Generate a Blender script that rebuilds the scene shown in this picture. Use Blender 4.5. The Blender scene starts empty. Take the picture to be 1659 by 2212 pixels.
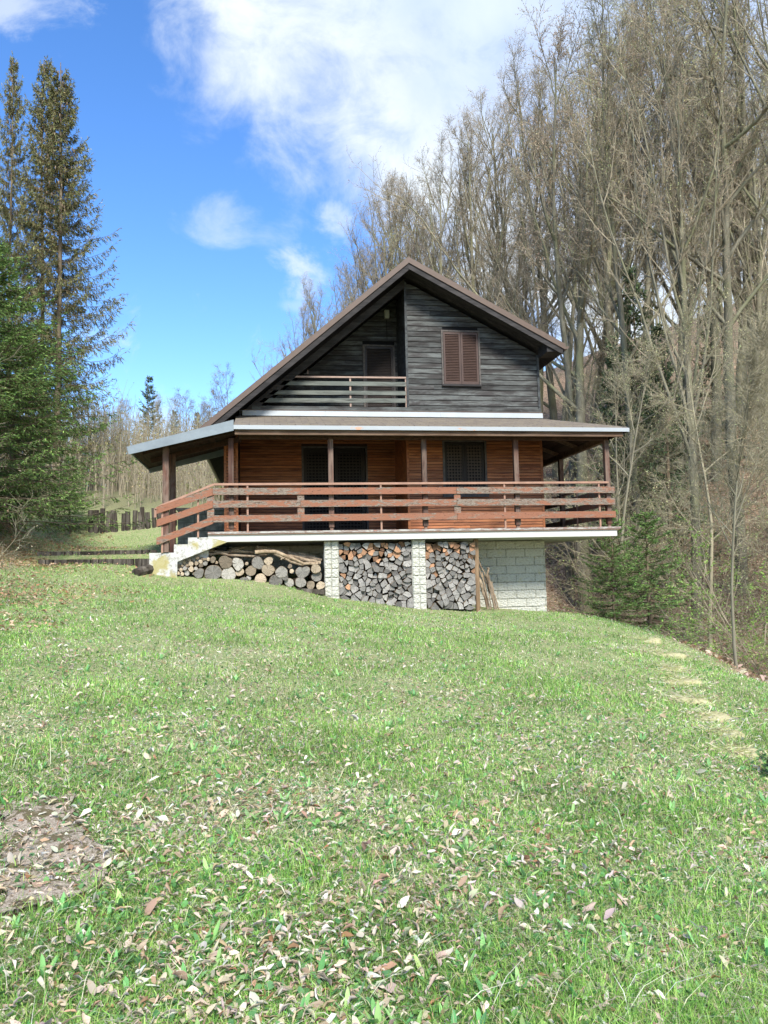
import bpy, math, random
import numpy as np
from mathutils import Matrix, Vector
R = math.radians
random.seed(7); rs = np.random.RandomState(11)
scn = bpy.context.scene
col = scn.collection

# ------------------------------------------------------------------ camera
CAM = np.array([0.0, -17.0, 1.6])
F, CX, CY = 1662.0, 829.5, 1106.0
MC = np.array([[0.9883058, 0.00976201, -0.1521721],
               [-0.15082747, -0.08415521, -0.98497156],
               [-0.02242138, 0.99640484, -0.0816987]])
cd = bpy.data.cameras.new('camera'); cam = bpy.data.objects.new('camera', cd); col.objects.link(cam)
m4 = Matrix([list(MC[i]) + [CAM[i]] for i in range(3)] + [[0, 0, 0, 1]])
cam.matrix_world = m4
cd.sensor_fit = 'VERTICAL'; cd.sensor_height = 24; cd.lens = 24 * F / 2212
cd.clip_start = 0.05; cd.clip_end = 3000
scn.camera = cam

def ray(px, py): return MC @ np.array([(px - CX) / F, -(py - CY) / F, -1.0])
def at(px, py, Y):                       # the point of the plane y = Y seen at a picture point
    r = ray(px, py); t = (Y - CAM[1]) / r[1]; return CAM + r * t
def depth(px, py, d):                    # the point at depth d along the view
    return CAM + ray(px, py) * d

# ------------------------------------------------------------------ light
SUN_EL, SUN_AZ = R(43), R(176)     # azimuth measured from +Y towards +X: behind the camera
w = bpy.data.worlds.new('World'); scn.world = w; w.use_nodes = True
nt = w.node_tree; nt.nodes.clear()
def N(t, ty, **k):
    n = t.nodes.new(ty)
    for a, b in k.items():
        if a == 'inp':
            for i, v in b.items(): n.inputs[i].default_value = v
        else: setattr(n, a, b)
    return n
def math_(t, op, a, b=None, clamp=False, c=None):
    n = N(t, 'ShaderNodeMath', operation=op); n.use_clamp = clamp
    for i, v in enumerate((a, b, c)):
        if v is None: continue
        if isinstance(v, (int, float)): n.inputs[i].default_value = v
        else: t.links.new(v, n.inputs[i])
    return n.outputs[0]
def smooth(t, v, a, b, lo=0., hi=1.):
    n = N(t, 'ShaderNodeMapRange', interpolation_type='SMOOTHSTEP')
    t.links.new(v, n.inputs[0])
    for i, x in zip((1, 2, 3, 4), (a, b, lo, hi)): n.inputs[i].default_value = x
    return n.outputs[0]
def mixc(t, f, a, b, mode='MIX'):
    n = N(t, 'ShaderNodeMix', data_type='RGBA', blend_type=mode)
    for s, v in ((n.inputs[0], f), (n.inputs[6], a), (n.inputs[7], b)):
        if isinstance(v, (int, float)): s.default_value = v
        elif isinstance(v, (tuple, list)): s.default_value = tuple(v)[:3] + (1,)
        else: t.links.new(v, s)
    return n.outputs[2]
sky = N(nt, 'ShaderNodeTexSky', sky_type='NISHITA', sun_disc=False)
sky.sun_elevation = SUN_EL; sky.sun_rotation = SUN_AZ; sky.altitude = 400; sky.air_density = 1.0; sky.dust_density = 0.3; sky.ozone_density = 2.5
hs = N(nt, 'ShaderNodeHueSaturation', inp={'Hue': .507, 'Saturation': 1.24, 'Value': 1.8}); nt.links.new(sky.outputs[0], hs.inputs['Color'])
tc = N(nt, 'ShaderNodeTexCoord'); sp = N(nt, 'ShaderNodeSeparateXYZ'); nt.links.new(tc.outputs['Generated'], sp.inputs[0])
ya = math_(nt, 'MAXIMUM', math_(nt, 'ABSOLUTE', sp.outputs[1]), 0.05)
U = math_(nt, 'DIVIDE', sp.outputs[0], ya); V = math_(nt, 'DIVIDE', sp.outputs[2], ya)
cv = N(nt, 'ShaderNodeCombineXYZ'); nt.links.new(U, cv.inputs[0]); nt.links.new(V, cv.inputs[1]); nt.links.new(sp.outputs[1], cv.inputs[2])
def wnoise(sc, det, rough, off=0., dist=0.):
    mp = N(nt, 'ShaderNodeMapping'); mp.inputs['Location'].default_value = (off, off * .7, 0); nt.links.new(cv.outputs[0], mp.inputs[0])
    n = N(nt, 'ShaderNodeTexNoise', inp={'Scale': sc, 'Detail': det, 'Roughness': rough, 'Distortion': dist}); nt.links.new(mp.outputs[0], n.inputs[0]); return n.outputs[0]
n1 = wnoise(3.2, 8, .58, 1.3, .3); n2 = wnoise(9, 8, .62, 4.1, .4); n3 = wnoise(2.6, 6, .5, 7.7, .2)
def uv(px, py): r = ray(px, py); return r[0] / r[1], r[2] / r[1]
def line(a, b):                    # signed distance to the cloud's edge, positive on its right
    (u0, v0), (u1, v1) = uv(*a), uv(*b); nx, ny = -(v1 - v0), (u1 - u0); l = math.hypot(nx, ny); nx /= l; ny /= l
    return math_(nt, 'ADD', math_(nt, 'ADD', math_(nt, 'MULTIPLY', U, nx), math_(nt, 'MULTIPLY', V, ny)), -(u0 * nx + v0 * ny))
e1 = line((400, 110), (560, 250)); e2 = line((540, 265), (780, 430)); e3 = line((395, -100), (430, 170))
e4 = line((735, 330), (690, 560))
edge = math_(nt, 'MINIMUM', math_(nt, 'MINIMUM', math_(nt, 'MAXIMUM', e1, e2), e3), math_(nt, 'MAXIMUM', e2, e4))
bias = math_(nt, 'ADD', math_(nt, 'MULTIPLY', edge, 4.2), .11)
bias = math_(nt, 'MINIMUM', bias, .42)
nn = math_(nt, 'ADD', math_(nt, 'MULTIPLY', math_(nt, 'SUBTRACT', n1, .5), 1.1), math_(nt, 'MULTIPLY', math_(nt, 'SUBTRACT', n2, .5), .9))
cl = smooth(nt, math_(nt, 'ADD', bias, nn), -.16, .5)
def blob(px, py, rx, ry, amp):
    u0, v0 = uv(px, py); rx /= F; ry /= F
    a = math_(nt, 'DIVIDE', math_(nt, 'SUBTRACT', U, u0), rx); b = math_(nt, 'DIVIDE', math_(nt, 'SUBTRACT', V, v0), ry)
    q = math_(nt, 'SQRT', math_(nt, 'ADD', math_(nt, 'MULTIPLY', a, a), math_(nt, 'MULTIPLY', b, b)))
    s = smooth(nt, q, 1.25, 0.0)
    s2 = smooth(nt, math_(nt, 'ADD', s, math_(nt, 'MULTIPLY', math_(nt, 'SUBTRACT', n2, .5), 4.2)), .25, 1.5)
    return math_(nt, 'MULTIPLY', s2, amp)
for b in ((500, 475, 150, 80, .38), (670, 575, 120, 90, .75), (600, 500, 120, 60, .3), (730, 480, 70, 90, .6), (20, 20, 150, 100, .6), (640, 660, 60, 20, .3), (170, 930, 260, 60, .9)):
    cl = math_(nt, 'MAXIMUM', cl, blob(*b))
ccol = mixc(nt, smooth(nt, n3, .38, .66), (3.6, 4.5, 6.4), (5.2, 5.9, 6.7))
edgew = smooth(nt, math_(nt, 'ADD', edge, math_(nt, 'MULTIPLY', math_(nt, 'SUBTRACT', n1, .5), .5)), .34, .05)
ccol = mixc(nt, math_(nt, 'MULTIPLY', edgew, .8), ccol, (6.2, 6.6, 6.8))
fin = mixc(nt, cl, hs.outputs[0], ccol)
bg = N(nt, 'ShaderNodeBackground', inp={1: 0.058}); nt.links.new(fin, bg.inputs[0])
wo = N(nt, 'ShaderNodeOutputWorld'); nt.links.new(bg.outputs[0], wo.inputs[0])

sd = bpy.data.lights.new('sun', 'SUN'); so = bpy.data.objects.new('sun', sd); col.objects.link(so)
sd.energy = 2.5; sd.angle = R(14); sd.color = (1.0, .95, .87)
sv = Vector((math.sin(SUN_AZ) * math.cos(SUN_EL), math.cos(SUN_AZ) * math.cos(SUN_EL), math.sin(SUN_EL)))
so.rotation_euler = sv.to_track_quat('Z', 'Y').to_euler(); so.location = (0, -30, 30)
scn.view_settings.view_transform = 'Standard'; scn.view_settings.look = 'None'; scn.view_settings.gamma = 1
scn.view_settings.exposure = 1.6
scn.cycles.max_bounces = 6; scn.cycles.diffuse_bounces = 3; scn.cycles.transmission_bounces = 4; scn.cycles.glossy_bounces = 2
scn.cycles.use_adaptive_sampling = True; scn.cycles.adaptive_threshold = 0.02

# ------------------------------------------------------------------ materials
def mat(name, build, rough=.85):
    m = bpy.data.materials.new(name); m.use_nodes = True; t = m.node_tree
    p = t.nodes['Principled BSDF']; p.inputs['Roughness'].default_value = rough
    p.inputs['Specular IOR Level'].default_value = .25
    build(t, p); return m
def coords(t, stretch=(1, 1, 1), tint=True, world=False):
    """object coordinates, stretched, shifted for each board by its own random tint"""
    if world:
        g = N(t, 'ShaderNodeNewGeometry').outputs['Position']
    else: g = N(t, 'ShaderNodeTexCoord').outputs['Object']
    at_ = N(t, 'ShaderNodeAttribute', attribute_name='tint')
    mp = N(t, 'ShaderNodeVectorMath', operation='MULTIPLY'); t.links.new(g, mp.inputs[0]); mp.inputs[1].default_value = stretch
    out = mp.outputs[0]
    if tint:
        sc = N(t, 'ShaderNodeVectorMath', operation='SCALE'); t.links.new(at_.outputs['Color'], sc.inputs[0]); sc.inputs['Scale'].default_value = 40
        ad = N(t, 'ShaderNodeVectorMath', operation='ADD'); t.links.new(out, ad.inputs[0]); t.links.new(sc.outputs[0], ad.inputs[1]); out = ad.outputs[0]
    spx = N(t, 'ShaderNodeSeparateColor'); t.links.new(at_.outputs['Color'], spx.inputs[0])
    return out, spx.outputs[0]
def noise(t, v, sc, det=5, ro=.6, dist=0):
    n = N(t, 'ShaderNodeTexNoise', inp={'Scale': sc, 'Detail': det, 'Roughness': ro, 'Distortion': dist}); t.links.new(v, n.inputs['Vector']); return n.outputs[0]
def bump(t, p, h, st=.4, di=.01):
    b = N(t, 'ShaderNodeBump', inp={'Strength': st, 'Distance': di}); t.links.new(h, b.inputs['Height']); t.links.new(b.outputs[0], p.inputs['Normal'])
def wood(name, a, b, c, axis=0, amt=.5, var=.35, rough=.8, patch=1.0, grain=14):
    """a base, b lighter / worn patches, c dark grain"""
    def f(t, p):
        st = [grain] * 3; st[axis] = 1.1
        v, r = coords(t, st); st2 = [3.2] * 3; st2[axis] = .9
        v2, _ = coords(t, st2)
        g = noise(t, v, 1.0, 6, .7, .6); pt = noise(t, v2, 1.6, 6, .65, .4)
        x = mixc(t, math_(t, 'MULTIPLY', smooth(t, pt, .5 - .12 * patch, .62), amt), a, b)
        x = mixc(t, smooth(t, g, .42, .72), x, c)
        vb = math_(t, 'MULTIPLY_ADD', r, var, c=1 - var / 2)
        x = mixc(t, 1.0, x, (1, 1, 1), 'MULTIPLY')
        sc = N(t, 'ShaderNodeVectorMath', operation='SCALE'); t.links.new(x, sc.inputs[0]); t.links.new(vb, sc.inputs['Scale'])
        t.links.new(sc.outputs[0], p.inputs['Base Color']); bump(t, p, g, .5, .006)
    return mat(name, f, rough)
M = {}
M['dark_cladding'] = wood('charred grey cladding', (.028, .026, .025), (.085, .092, .088), (.009, .007, .006), 0, .95, .85, .7)
M['dark_cladding_y'] = wood('charred grey cladding side', (.026, .028, .03), (.07, .08, .08), (.010, .010, .011), 1, .7, .5, .7)
M['pine'] = wood('varnished pine cladding', (.27, .095, .037), (.36, .155, .066), (.095, .03, .014), 0, .6, .5, .5)
M['pine_y'] = wood('varnished pine cladding side', (.22, .07, .022), (.30, .12, .045), (.10, .028, .012), 1, .6, .35, .5)
M['post'] = wood('brown stained post', (.085, .036, .024), (.15, .11, .085), (.026, .015, .012), 2, .8, .5, .7)
M['beam'] = wood('grey brown beam', (.12, .072, .045), (.19, .13, .09), (.05, .03, .02), 0, .6, .3, .8)
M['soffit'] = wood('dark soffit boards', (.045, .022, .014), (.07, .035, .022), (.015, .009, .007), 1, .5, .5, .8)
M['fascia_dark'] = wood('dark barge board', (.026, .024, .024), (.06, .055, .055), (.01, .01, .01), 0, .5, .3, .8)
M['rafter'] = wood('pale rafter', (.20, .13, .085), (.26, .19, .13), (.08, .05, .03), 1, .5, .3, .8)
M['balcony'] = wood('weathered grey green board', (.095, .105, .092), (.15, .16, .14), (.035, .036, .032), 0, .6, .3, .8)
M['timber'] = wood('old dark timber', (.035, .028, .022), (.13, .115, .095), (.012, .01, .008), 2, .8, .6, .95)
M['plank'] = wood('raw brown plank', (.17, .11, .062), (.25, .18, .115), (.07, .045, .026), 2, .5, .3, .85)
def peeling(t, p):
    v, r = coords(t, (2.0, 9, 9)); v2, _ = coords(t, (14, 60, 60))
    a = noise(t, v, 1.5, 8, .72, .5); g = noise(t, v2, 1.0, 5, .7, .5)
    paint = mixc(t, g, (.19, .078, .044), (.27, .125, .078))
    raw = mixc(t, smooth(t, g, .35, .6), (.075, .045, .032), (.24, .205, .165))
    k = math_(t, 'ADD', a, math_(t, 'MULTIPLY_ADD', r, .16, c=-.08))
    x = mixc(t, smooth(t, k, .47, .55), paint, raw)
    x = mixc(t, smooth(t, g, .56, .66), x, (.045, .028, .02))
    t.links.new(x, p.inputs['Base Color']); bump(t, p, a, .6, .01)
M['peeling'] = mat('peeling red brown paint', peeling, .8)
def flat(name, c, rough=.6, var=.12, sc=6, metal=0):
    def f(t, p):
        v, r = coords(t, (1, 1, 1)); n = noise(t, v, sc, 6, .65)
        x = mixc(t, smooth(t, n, .3, .7), tuple(q * (1 - var) for q in c), tuple(min(1, q * (1 + var)) for q in c))
        t.links.new(x, p.inputs['Base Color']); p.inputs['Metallic'].default_value = metal; bump(t, p, n, .15, .005)
    return mat(name, f, rough)
M['rail'] = flat('pink brown painted tube', (.29, .17, .12), .5)
M['rail_dark'] = flat('dull brown painted tube', (.27, .19, .15), .5)
M['roof_metal'] = flat('brown sheet metal', (.10, .070, .054), .45, .08)
M['zinc'] = flat('zinc sheet', (.17, .20, .22), .45, .12, 3, .1)
M['black'] = flat('shade and cable black', (.004, .004, .005), .9)  # near-black stands in for unlit gaps and rooms; also colours the cable
M['lattice'] = flat('dark lattice', (.020, .016, .014), .6)
M['lattice_brown'] = flat('brown lattice', (.055, .042, .033), .6)
M['shutter'] = flat('brown shutter paint', (.058, .035, .028), .5, .15)
M['shutter_dark'] = flat('dark brown shutter paint', (.03, .024, .022), .5, .15)
M['frame'] = flat('grey brown window frame', (.075, .065, .058), .6, .3, 12)
M['lamp'] = flat('cream lamp cover', (.42, .42, .36), .3, .05)
M['iron'] = flat('rusty iron', (.18, .11, .08), .6, .4, 20)
def flashing(t, p):
    v, r = coords(t, (1, 1, 1)); n = noise(t, v, 2.2, 6, .6); v3, _ = coords(t, (1.0, 6, 3), False); n3_ = noise(t, v3, 1.3, 6, .62)
    x = mixc(t, n, (.28, .31, .33), (.34, .365, .38)); x = mixc(t, smooth(t, n3_, .60, .64), x, (.45, .26, .17))
    t.links.new(x, p.inputs['Base Color'])
M['flashing'] = mat('worn white metal edge', flashing, .5)
M['flash_clean'] = flat('pale painted flashing', (.31, .34, .36), .5, .06, 3)
def shingle(t, p):
    g = N(t, 'ShaderNodeTexCoord').outputs['Object']
    b = N(t, 'ShaderNodeTexBrick', inp={'Scale': 1, 'Brick Width': .33, 'Row Height': .13, 'Mortar Size': .008, 'Color1': (.12, .10, .085, 1), 'Color2': (.17, .145, .125, 1), 'Mortar': (.04, .035, .03, 1)})
    t.links.new(g, b.inputs[0]); n = noise(t, g, 7, 8, .7)
    x = mixc(t, smooth(t, n, .35, .75), b.outputs[0], (.19, .16, .11)); t.links.new(x, p.inputs['Base Color']); bump(t, p, b.outputs['Fac'], -.5, .01)
M['shingle'] = mat('brown bitumen shingles', shingle, .95)
def plaster(mossy):
    def f(t, p):
        g = N(t, 'ShaderNodeTexCoord').outputs['Object']; n = noise(t, g, 2.4, 8, .7, .5); n_ = noise(t, g, 9, 8, .75, .8); y = noise(t, g, 1.6, 5, .6)
        x = mixc(t, n, (.42, .42, .40), (.50, .50, .48))
        if mossy:
            x = mixc(t, smooth(t, n_, .46, .60), x, (.27, .26, .23)); x = mixc(t, smooth(t, n_, .62, .68), x, (.10, .10, .09))
            x = mixc(t, math_(t, 'MULTIPLY', smooth(t, y, .52, .60), .8), x, (.30, .26, .08))
        t.links.new(x, p.inputs['Base Color']); bump(t, p, n_, .5, .01)
    return mat('stained white plaster' if mossy else 'white painted concrete', f, .9)
M['plaster_old'] = plaster(True); M['white'] = plaster(False)
def coping(t, p):
    v, r = coords(t, (1.5, 8, 8), False); n = noise(t, v, 3, 8, .75, .5)
    x = mixc(t, smooth(t, n, .42, .56), (.38, .37, .34), (.20, .15, .13)); x = mixc(t, smooth(t, n, .58, .64), x, (.42, .16, .12)); t.links.new(x, p.inputs['Base Color'])
M['coping'] = mat('worn deck edge', coping, .9)
def rusticated(t, p):
    g = N(t, 'ShaderNodeTexCoord').outputs['Object']; n = noise(t, g, 4, 8, .65); k = N(t, 'ShaderNodeAttribute', attribute_name='tint').outputs['Fac']
    x = mixc(t, n, (.37, .37, .32), (.46, .46, .42)); x = mixc(t, smooth(t, k, .75, .30), x, (.24, .24, .20))  # joints and cobble edges darkened in the colour, as shade in the creases
    x = mixc(t, smooth(t, n, .62, .75), x, (.36, .34, .22)); t.links.new(x, p.inputs['Base Color'])
M['block'] = mat('cream rusticated blocks', rusticated, .9)
def grayblock(t, p):
    g = N(t, 'ShaderNodeTexCoord').outputs['Object']
    mp = N(t, 'ShaderNodeMapping'); mp.inputs['Rotation'].default_value = (R(90), 0, 0); t.links.new(g, mp.inputs[0])
    b = N(t, 'ShaderNodeTexBrick', inp={'Scale': 1, 'Brick Width': .5, 'Row Height': .2, 'Mortar Size': .012, 'Color1': (.22, .23, .20, 1), 'Color2': (.31, .32, .28, 1), 'Mortar': (.09, .09, .08, 1)})
    t.links.new(mp.outputs[0], b.inputs[0]); n = noise(t, g, 5, 8, .7); x = mixc(t, smooth(t, n, .35, .7), b.outputs[0], (.11, .12, .09)); t.links.new(x, p.inputs['Base Color']); bump(t, p, n, .6, .02)
M['grayblock'] = mat('grey concrete blocks', grayblock, .95)
def bark(name, a, b, sc=6, moss=None):
    def f(t, p):
        g = N(t, 'ShaderNodeTexCoord').outputs['Object']; mp = N(t, 'ShaderNodeVectorMath', operation='MULTIPLY'); t.links.new(g, mp.inputs[0]); mp.inputs[1].default_value = (1, 1, .35)
        oi = N(t, 'ShaderNodeObjectInfo'); n = noise(t, mp.outputs[0], sc, 6, .7, .4)
        x = mixc(t, smooth(t, n, .3, .7), a, b)
        if moss: x = mixc(t, math_(t, 'MULTIPLY', smooth(t, noise(t, g, .9, 3, .5), .42, .66), .7), x, moss)
        x2 = mixc(t, oi.outputs['Random'], (.8, .8, .8), (1.2, 1.15, 1.05)); x = mixc(t, 1., x, x2, 'MULTIPLY')
        t.links.new(x, p.inputs['Base Color']); bump(t, p, n, .6, .03)
    return mat(name, f, .95)
M['beech_bark'] = bark('grey beech bark', (.10, .095, .07), (.23, .22, .165), 5, (.15, .16, .085))
M['twig'] = bark('pale twig bark', (.18, .16, .118), (.31, .28, .21), 2)
M['twig_pale'] = bark('pale grey twig bark', (.20, .185, .13), (.31, .29, .21), 2)
M['spruce_bark'] = bark('brown spruce bark', (.10, .078, .055), (.20, .165, .12), 7)
M['log_bark'] = bark('log bark', (.11, .08, .055), (.26, .21, .15), 9)
def leafm(name, translucent=.3, rough=.7):
    """colour comes with the leaf: attribute 'col'"""
    m = bpy.data.materials.new(name); m.use_nodes = True; t = m.node_tree; p = t.nodes['Principled BSDF']; p.inputs['Roughness'].default_value = rough; p.inputs['Specular IOR Level'].default_value = .2
    a = N(t, 'ShaderNodeAttribute', attribute_name='col'); t.links.new(a.outputs['Color'], p.inputs['Base Color'])
    tr = N(t, 'ShaderNodeBsdfTranslucent'); t.links.new(a.outputs['Color'], tr.inputs[0]); mx = N(t, 'ShaderNodeMixShader', inp={0: translucent})
    t.links.new(p.outputs[0], mx.inputs[1]); t.links.new(tr.outputs[0], mx.inputs[2]); t.links.new(mx.outputs[0], t.nodes['Material Output'].inputs[0]); return m
M['leaf'] = leafm('leaves and blades', .35)
M['needle'] = leafm('needles', .2)
def endgrain(name, a, b, crackn=7):
    def f(t, p):
        g = N(t, 'ShaderNodeTexCoord').outputs['Object']; oi = N(t, 'ShaderNodeObjectInfo').outputs['Random']
        s = N(t, 'ShaderNodeSeparateXYZ'); t.links.new(g, s.inputs[0])
        rad = math_(t, 'SQRT', math_(t, 'ADD', math_(t, 'MULTIPLY', s.outputs[0], s.outputs[0]), math_(t, 'MULTIPLY', s.outputs[2], s.outputs[2])))
        ang = math_(t, 'ARCTAN2', s.outputs[2], s.outputs[0])
        n = noise(t, g, 14, 6, .7, .5)
        ring = math_(t, 'SINE', math_(t, 'ADD', math_(t, 'MULTIPLY', rad, 320), math_(t, 'MULTIPLY', n, 5)))
        cvv = N(t, 'ShaderNodeCombineXYZ'); t.links.new(math_(t, 'COSINE', ang), cvv.inputs[0]); t.links.new(math_(t, 'SINE', ang), cvv.inputs[1]); t.links.new(math_(t, 'MULTIPLY', oi, 50), cvv.inputs[2])
        cr = noise(t, cvv.outputs[0], 3.2, 3, .8)
        crack = smooth(t, math_(t, 'ABSOLUTE', math_(t, 'SUBTRACT', cr, .5)), .028, .004)
        x = mixc(t, n, a, b); x = mixc(t, math_(t, 'MULTIPLY', smooth(t, ring, -.2, 1), .22), x, tuple(q * .55 for q in a))
        x = mixc(t, math_(t, 'MULTIPLY', crack, .9), x, (.02, .016, .012))
        v = math_(t, 'MULTIPLY_ADD', oi, 1.1, c=.5); sc = N(t, 'ShaderNodeVectorMath', operation='SCALE'); t.links.new(x, sc.inputs[0]); t.links.new(v, sc.inputs['Scale'])
        t.links.new(sc.outputs[0], p.inputs['Base Color']); bump(t, p, n, .4, .006)
    return mat(name, f, .9)
M['end_grey'] = endgrain('weathered log end', (.17, .16, .14), (.36, .34, .30))
M['end_tan'] = endgrain('pale log end', (.23, .18, .12), (.38, .315, .235))
M['split_grey'] = endgrain('weathered split wood end', (.085, .083, .078), (.36, .345, .32))
M['split_orange'] = endgrain('fresh orange split wood end', (.26, .135, .075), (.38, .225, .135))
M['split_side'] = bark('split wood side', (.15, .115, .08), (.34, .27, .19), 10)
M['driftwood'] = bark('bleached bare branch', (.13, .09, .06), (.36, .29, .21), 9)
def groundm(t, p):
    g = N(t, 'ShaderNodeNewGeometry').outputs['Position']; a = N(t, 'ShaderNodeAttribute', attribute_name='mask'); s = N(t, 'ShaderNodeSeparateColor'); t.links.new(a.outputs['Color'], s.inputs[0])
    def vor(sc, k=1): 
        v = N(t, 'ShaderNodeTexVoronoi', inp={'Scale': sc, 'Randomness': 1}); t.links.new(g, v.inputs[0]); return v
    def ramp(f, stops):
        r = N(t, 'ShaderNodeValToRGB'); t.links.new(f, r.inputs[0]); e = r.color_ramp.elements
        while len(e) < len(stops): e.new(.5)
        for q, (po, c) in zip(e, stops): q.position = po; q.color = tuple(c) + (1,)
        return r.outputs[0]
    def rnd(v): 
        q = N(t, 'ShaderNodeSeparateColor'); t.links.new(v.outputs['Color'], q.inputs[0]); return q
    v1 = vor(13); q1 = rnd(v1); v2 = vor(34); q2 = rnd(v2)
    nb = noise(t, g, .55, 5, .6); nf = noise(t, g, 26, 6, .8); nm = noise(t, g, 3.1, 6, .65)
    litter = ramp(q1.outputs[0], [(0, (.07, .045, .03)), (.35, (.19, .125, .08)), (.7, (.31, .215, .135)), (.93, (.46, .36, .26))])
    lit2 = ramp(q2.outputs[0], [(0, (.06, .04, .028)), (.5, (.22, .145, .09)), (1, (.42, .32, .22))])
    litter = mixc(t, .45, litter, lit2); litter = mixc(t, smooth(t, nm, .52, .7), litter, (.09, .07, .048)); litter = mixc(t, math_(t, 'MULTIPLY', smooth(t, nb, .55, .7), .5), litter, (.06, .075, .03))
    lawn = ramp(nf, [(.25, (.06, .065, .028)), (.42, (.15, .22, .075)), (.56, (.29, .33, .15)), (.72, (.54, .46, .33))])
    lawn = mixc(t, math_(t, 'MULTIPLY', smooth(t, q2.outputs[1], .72, .8), .6), lawn, (.36, .28, .19)); lawn = mixc(t, math_(t, 'MULTIPLY', smooth(t, nm, .45, .68), .4), lawn, (.12, .22, .06))
    hay = ramp(nf, [(.25, (.06, .065, .03)), (.5, (.17, .17, .085)), (.8, (.30, .27, .17))])
    x = mixc(t, s.outputs[0], litter, lawn); x = mixc(t, s.outputs[1], x, hay); x = mixc(t, s.outputs[2], x, (.035, .028, .02))
    t.links.new(x, p.inputs['Base Color']); bump(t, p, math_(t, 'ADD', q1.outputs[1], nf), .7, .04)
M['ground'] = mat('grass soil and leaf litter', groundm, .95)
def stonem(t, p):
    g = N(t, 'ShaderNodeTexCoord').outputs['Object']; n = noise(t, g, 95, 8, .85); k = noise(t, g, 9, 8, .75, .5)
    x = mixc(t, smooth(t, n, .42, .58), (.17, .14, .105), (.38, .33, .27)); x = mixc(t, smooth(t, k, .50, .54), x, (.10, .085, .045)); t.links.new(x, p.inputs['Base Color']); bump(t, p, n, .4, .006)
M['gravel'] = mat('rough old concrete', stonem, .95)
def mossm(t, p):
    g = N(t, 'ShaderNodeTexCoord').outputs['Object']; n = noise(t, g, 9, 8, .75); k = noise(t, g, 40, 4, .8)
    x = mixc(t, smooth(t, n, .4, .6), (.22, .21, .08), (.44, .39, .24)); x = mixc(t, smooth(t, k, .4, .6), x, (.34, .33, .18)); t.links.new(x, p.inputs['Base Color']); bump(t, p, k, .8, .01)
M['mossy'] = mat('moss and straw on stone', mossm, 1)

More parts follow.
